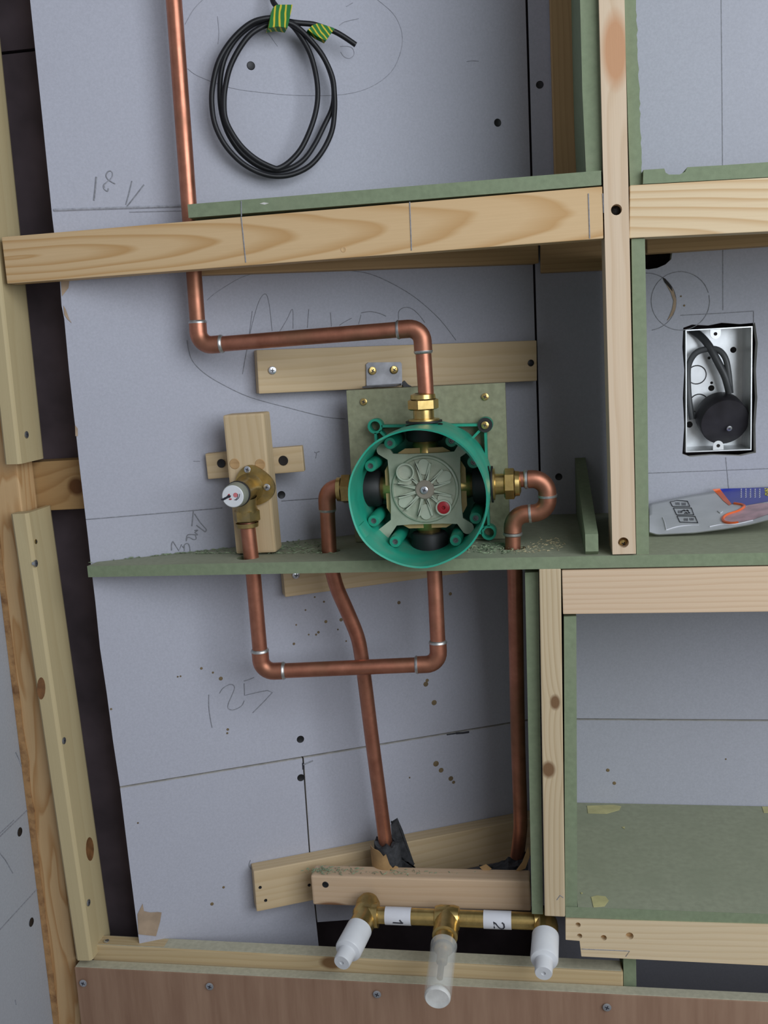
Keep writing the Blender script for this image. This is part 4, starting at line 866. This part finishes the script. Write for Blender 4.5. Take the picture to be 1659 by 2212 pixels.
# ================================================================== PLASTIC BAG ON THE SHELF
xs_ = [1403, 1420, 1500, 1570, 1620, 1659, 1720]; yb_ = [1149, 1154, 1150, 1141, 1132, 1122, 1108]; yt_ = [1088, 1084, 1068, 1058, 1054, 1051, 1048]
def lerp1(x, X, Yv):
    for i in range(len(X)-1):
        if x <= X[i+1]: t = (x-X[i])/(X[i+1]-X[i]); return Yv[i]+(Yv[i+1]-Yv[i])*t
    return Yv[-1]
def bag(x, y, off=0.0):
    b0, t0 = lerp1(x, xs_, yb_), lerp1(x, xs_, yt_); w = (b0-y)/(b0-t0)
    Y0 = min(-.06, PZ(1420, 1152, zs+.002).y); Yv = Y0*max(0.0, 1-w)**1.25 - .012 + .006*noise.noise(Vector((x*.02, y*.05, 0)))*w*(1.2-w) - .012*math.sin(math.pi*min(1, max(0, w)))
    return P(x, y, Yv-off)
b = MB(); nx, ny = 44, 14; vs = []
for j in range(ny):
    for i in range(nx):
        x = 1403+317*i/(nx-1); b0, t0 = lerp1(x, xs_, yb_), lerp1(x, xs_, yt_); vs.append(bag(x, b0+(t0-b0)*j/(ny-1)))
n = nx*ny; vs2 = [p+Vector((0, .0022, -.0016)) for p in vs]
fs = [(j*nx+i, j*nx+i+1, (j+1)*nx+i+1, (j+1)*nx+i) for j in range(ny-1) for i in range(nx-1)]; fs += [tuple(n+k_ for k_ in reversed(f)) for f in fs]
per = [i for i in range(nx)]+[j*nx+nx-1 for j in range(1, ny)]+[(ny-1)*nx+i for i in range(nx-2, -1, -1)]+[j*nx for j in range(ny-2, 0, -1)]
fs += [(per[i], per[(i+1) % len(per)], n+per[(i+1) % len(per)], n+per[i]) for i in range(len(per))]
bgr = empty('plastic_bag', bag(1500, 1150)); tag(bgr, 'crumpled milky plastic bag with blue and orange print on the shelf', 'bag')
bsurf = obj('film', b.add(vs+vs2, fs, 0, True), M_BAG, bgr, sharp=80)
kb = lambda x, y: (1400+x/6.405, 1030+y/6.405)
def patch(name, poly, m, off):
    poly = [Vector((x, y, 0)) for x, y in poly]; bm = bmesh.new(); f = bm.faces.new([bm.verts.new(p) for p in poly]); bmesh.ops.triangulate(bm, faces=[f]); bmesh.ops.subdivide_edges(bm, edges=bm.edges[:], cuts=3, use_grid_fill=True); bm.verts.index_update()
    mb = MB(); mb.add([bag(v_.co.x, v_.co.y, off) for v_ in bm.verts], [tuple(v_.index for v_ in f_.verts) for f_ in bm.faces], 0, True); bm.free(); return obj(name, mb, m, bgr, sharp=80)
patch('blue_print', [kb(*q) for q in ((985, 165), (1660, 145), (2000, 140), (2000, 300), (1660, 340), (1350, 395), (1150, 375), (1080, 280))], M_BLUE, .0010)
patch('orange_print', [kb(*q) for q in ((890, 172), (990, 162), (1080, 280), (1155, 375), (1120, 395), (1040, 330), (960, 240))], M_ORNG, .0013)
patch('pink_print', [kb(*q) for q in ((1040, 560), (1110, 520), (1250, 480), (1400, 390), (1560, 365), (1700, 360), (2000, 340), (2000, 480), (1650, 520), (1450, 590), (1200, 640), (1070, 630))], M_PINK, .0010)
def bs_(pts, r, m, nme, sm=True):
    q = [bag(*kb(x, y), .0016) for x, y in pts]; obj(nme, MB().tube(catmull(q, 3) if sm and len(q) > 2 else q, r, 5), m, bgr)
bs_([(1190, 370), (1330, 400), (1250, 470), (1100, 520), (1035, 570), (1050, 620), (1150, 645), (1250, 635)], .0016, M_ORNG, 'orange_outline')
for f_ in ([(305, 345), (400, 325), (545, 335), (580, 408), (340, 410), (305, 345)], [(350, 430), (600, 430), (635, 525), (395, 525), (350, 430)], [(400, 540), (650, 545), (690, 635), (440, 625), (400, 540)]): bs_(f_, .0004, M_INK, 'label_frame', False)
bs_([(560, 480), (545, 460), (510, 470), (500, 460), (470, 470), (465, 485)], .0006, M_INK, 'label_digit'); bs_([(580, 500), (560, 495), (545, 505), (525, 495), (505, 505)], .0006, M_INK, 'label_digit')
for x, y in ((385, 365), (470, 370), (420, 478), (500, 585), (580, 580)):
    for d_ in (0, 22, 42): bs_([(x+d_, y-12), (x+d_+4, y+20)], .0003, M_INK, 'label_text', False)
for f_ in ([(200, 560), (230, 640), (250, 735)], [(250, 735), (400, 690), (560, 670), (700, 668)], [(850, 690), (1000, 660), (1200, 655), (1450, 600)], [(960, 470), (1000, 500), (1030, 480)]): bs_(f_, .0005, M_LABEL, 'crease')
for c_ in range(5):
    X_ = 1280+c_*64
    for r_ in range(5):
        y0_ = 165+r_*26; bs_([(X_+random.uniform(0, 8), y0_), (X_+14, y0_+6), (X_+4, y0_+17)], .00045, M_LABEL, 'white_text', False)
bs_([(1610, 165), (1650, 165), (1645, 190), (1615, 190)], .0007, M_YEL, 'yellow_letter'); bs_([(1620, 205), (1655, 208), (1655, 230), (1625, 228), (1625, 252), (1655, 255)], .0007, M_YEL, 'yellow_letter', False)

# ================================================================== SAWDUST
def chips(name, spots, n, m, size, label, surf):
    b = MB()
    for _ in range(n):
        x, y, sx_, sy_ = random.choice(spots); p = surf(random.gauss(x, sx_), random.gauss(y, sy_)); l = random.uniform(.4, 1.3)*size; a = random.uniform(0, 6.28); w = l*random.uniform(.2, .5)
        u = Vector((math.cos(a), math.sin(a), random.uniform(-.2, .3)))*l; q = Vector((-math.sin(a), math.cos(a), .1))*w; t = Vector((0, 0, w*.6+.0002)); p = p+t*.5
        b.add([p-u, p+q*.5, p+u, p-q*.5, p+t], [(0, 1, 4), (1, 2, 4), (2, 3, 4), (3, 0, 4), (0, 3, 2, 1)])
    return tag(obj(name, b, m), label, 'sawdust', None, 'stuff')
def onshelf(x, y):
    p = PZ(x, min(y, 1196), zs); p.y = max(YF+.002, min(p.y, wallY(p.x)-.003 if p.x < 0 else -.003)); return p
chips('sawdust', [(1170, 1178, 22, 6), (1140, 1190, 25, 3), (1200, 1170, 14, 5)], 130, M_CHIP, .0020, 'pale wood shavings scattered on the shelf beside the right pipe', onshelf)
chips('board_dust', [(420, 1195, 60, 5), (560, 1192, 50, 7), (650, 1185, 40, 8), (1060, 1185, 30, 7)], 520, M_FLUFF, .0030, 'green sawing dust on the left part of the shelf', onshelf)
zblk = P(900, 1898, -.172).z
def onblk(x, y):
    p = PZ(x, y, zblk+.0004); p.y = min(-.153, max(-.171, p.y)); return p
chips('board_dust', [(690, 1880, 20, 4), (730, 1880, 22, 4), (850, 1885, 60, 3)], 160, M_FLUFF, .0026, 'green dust on the block above the manifold', onblk)
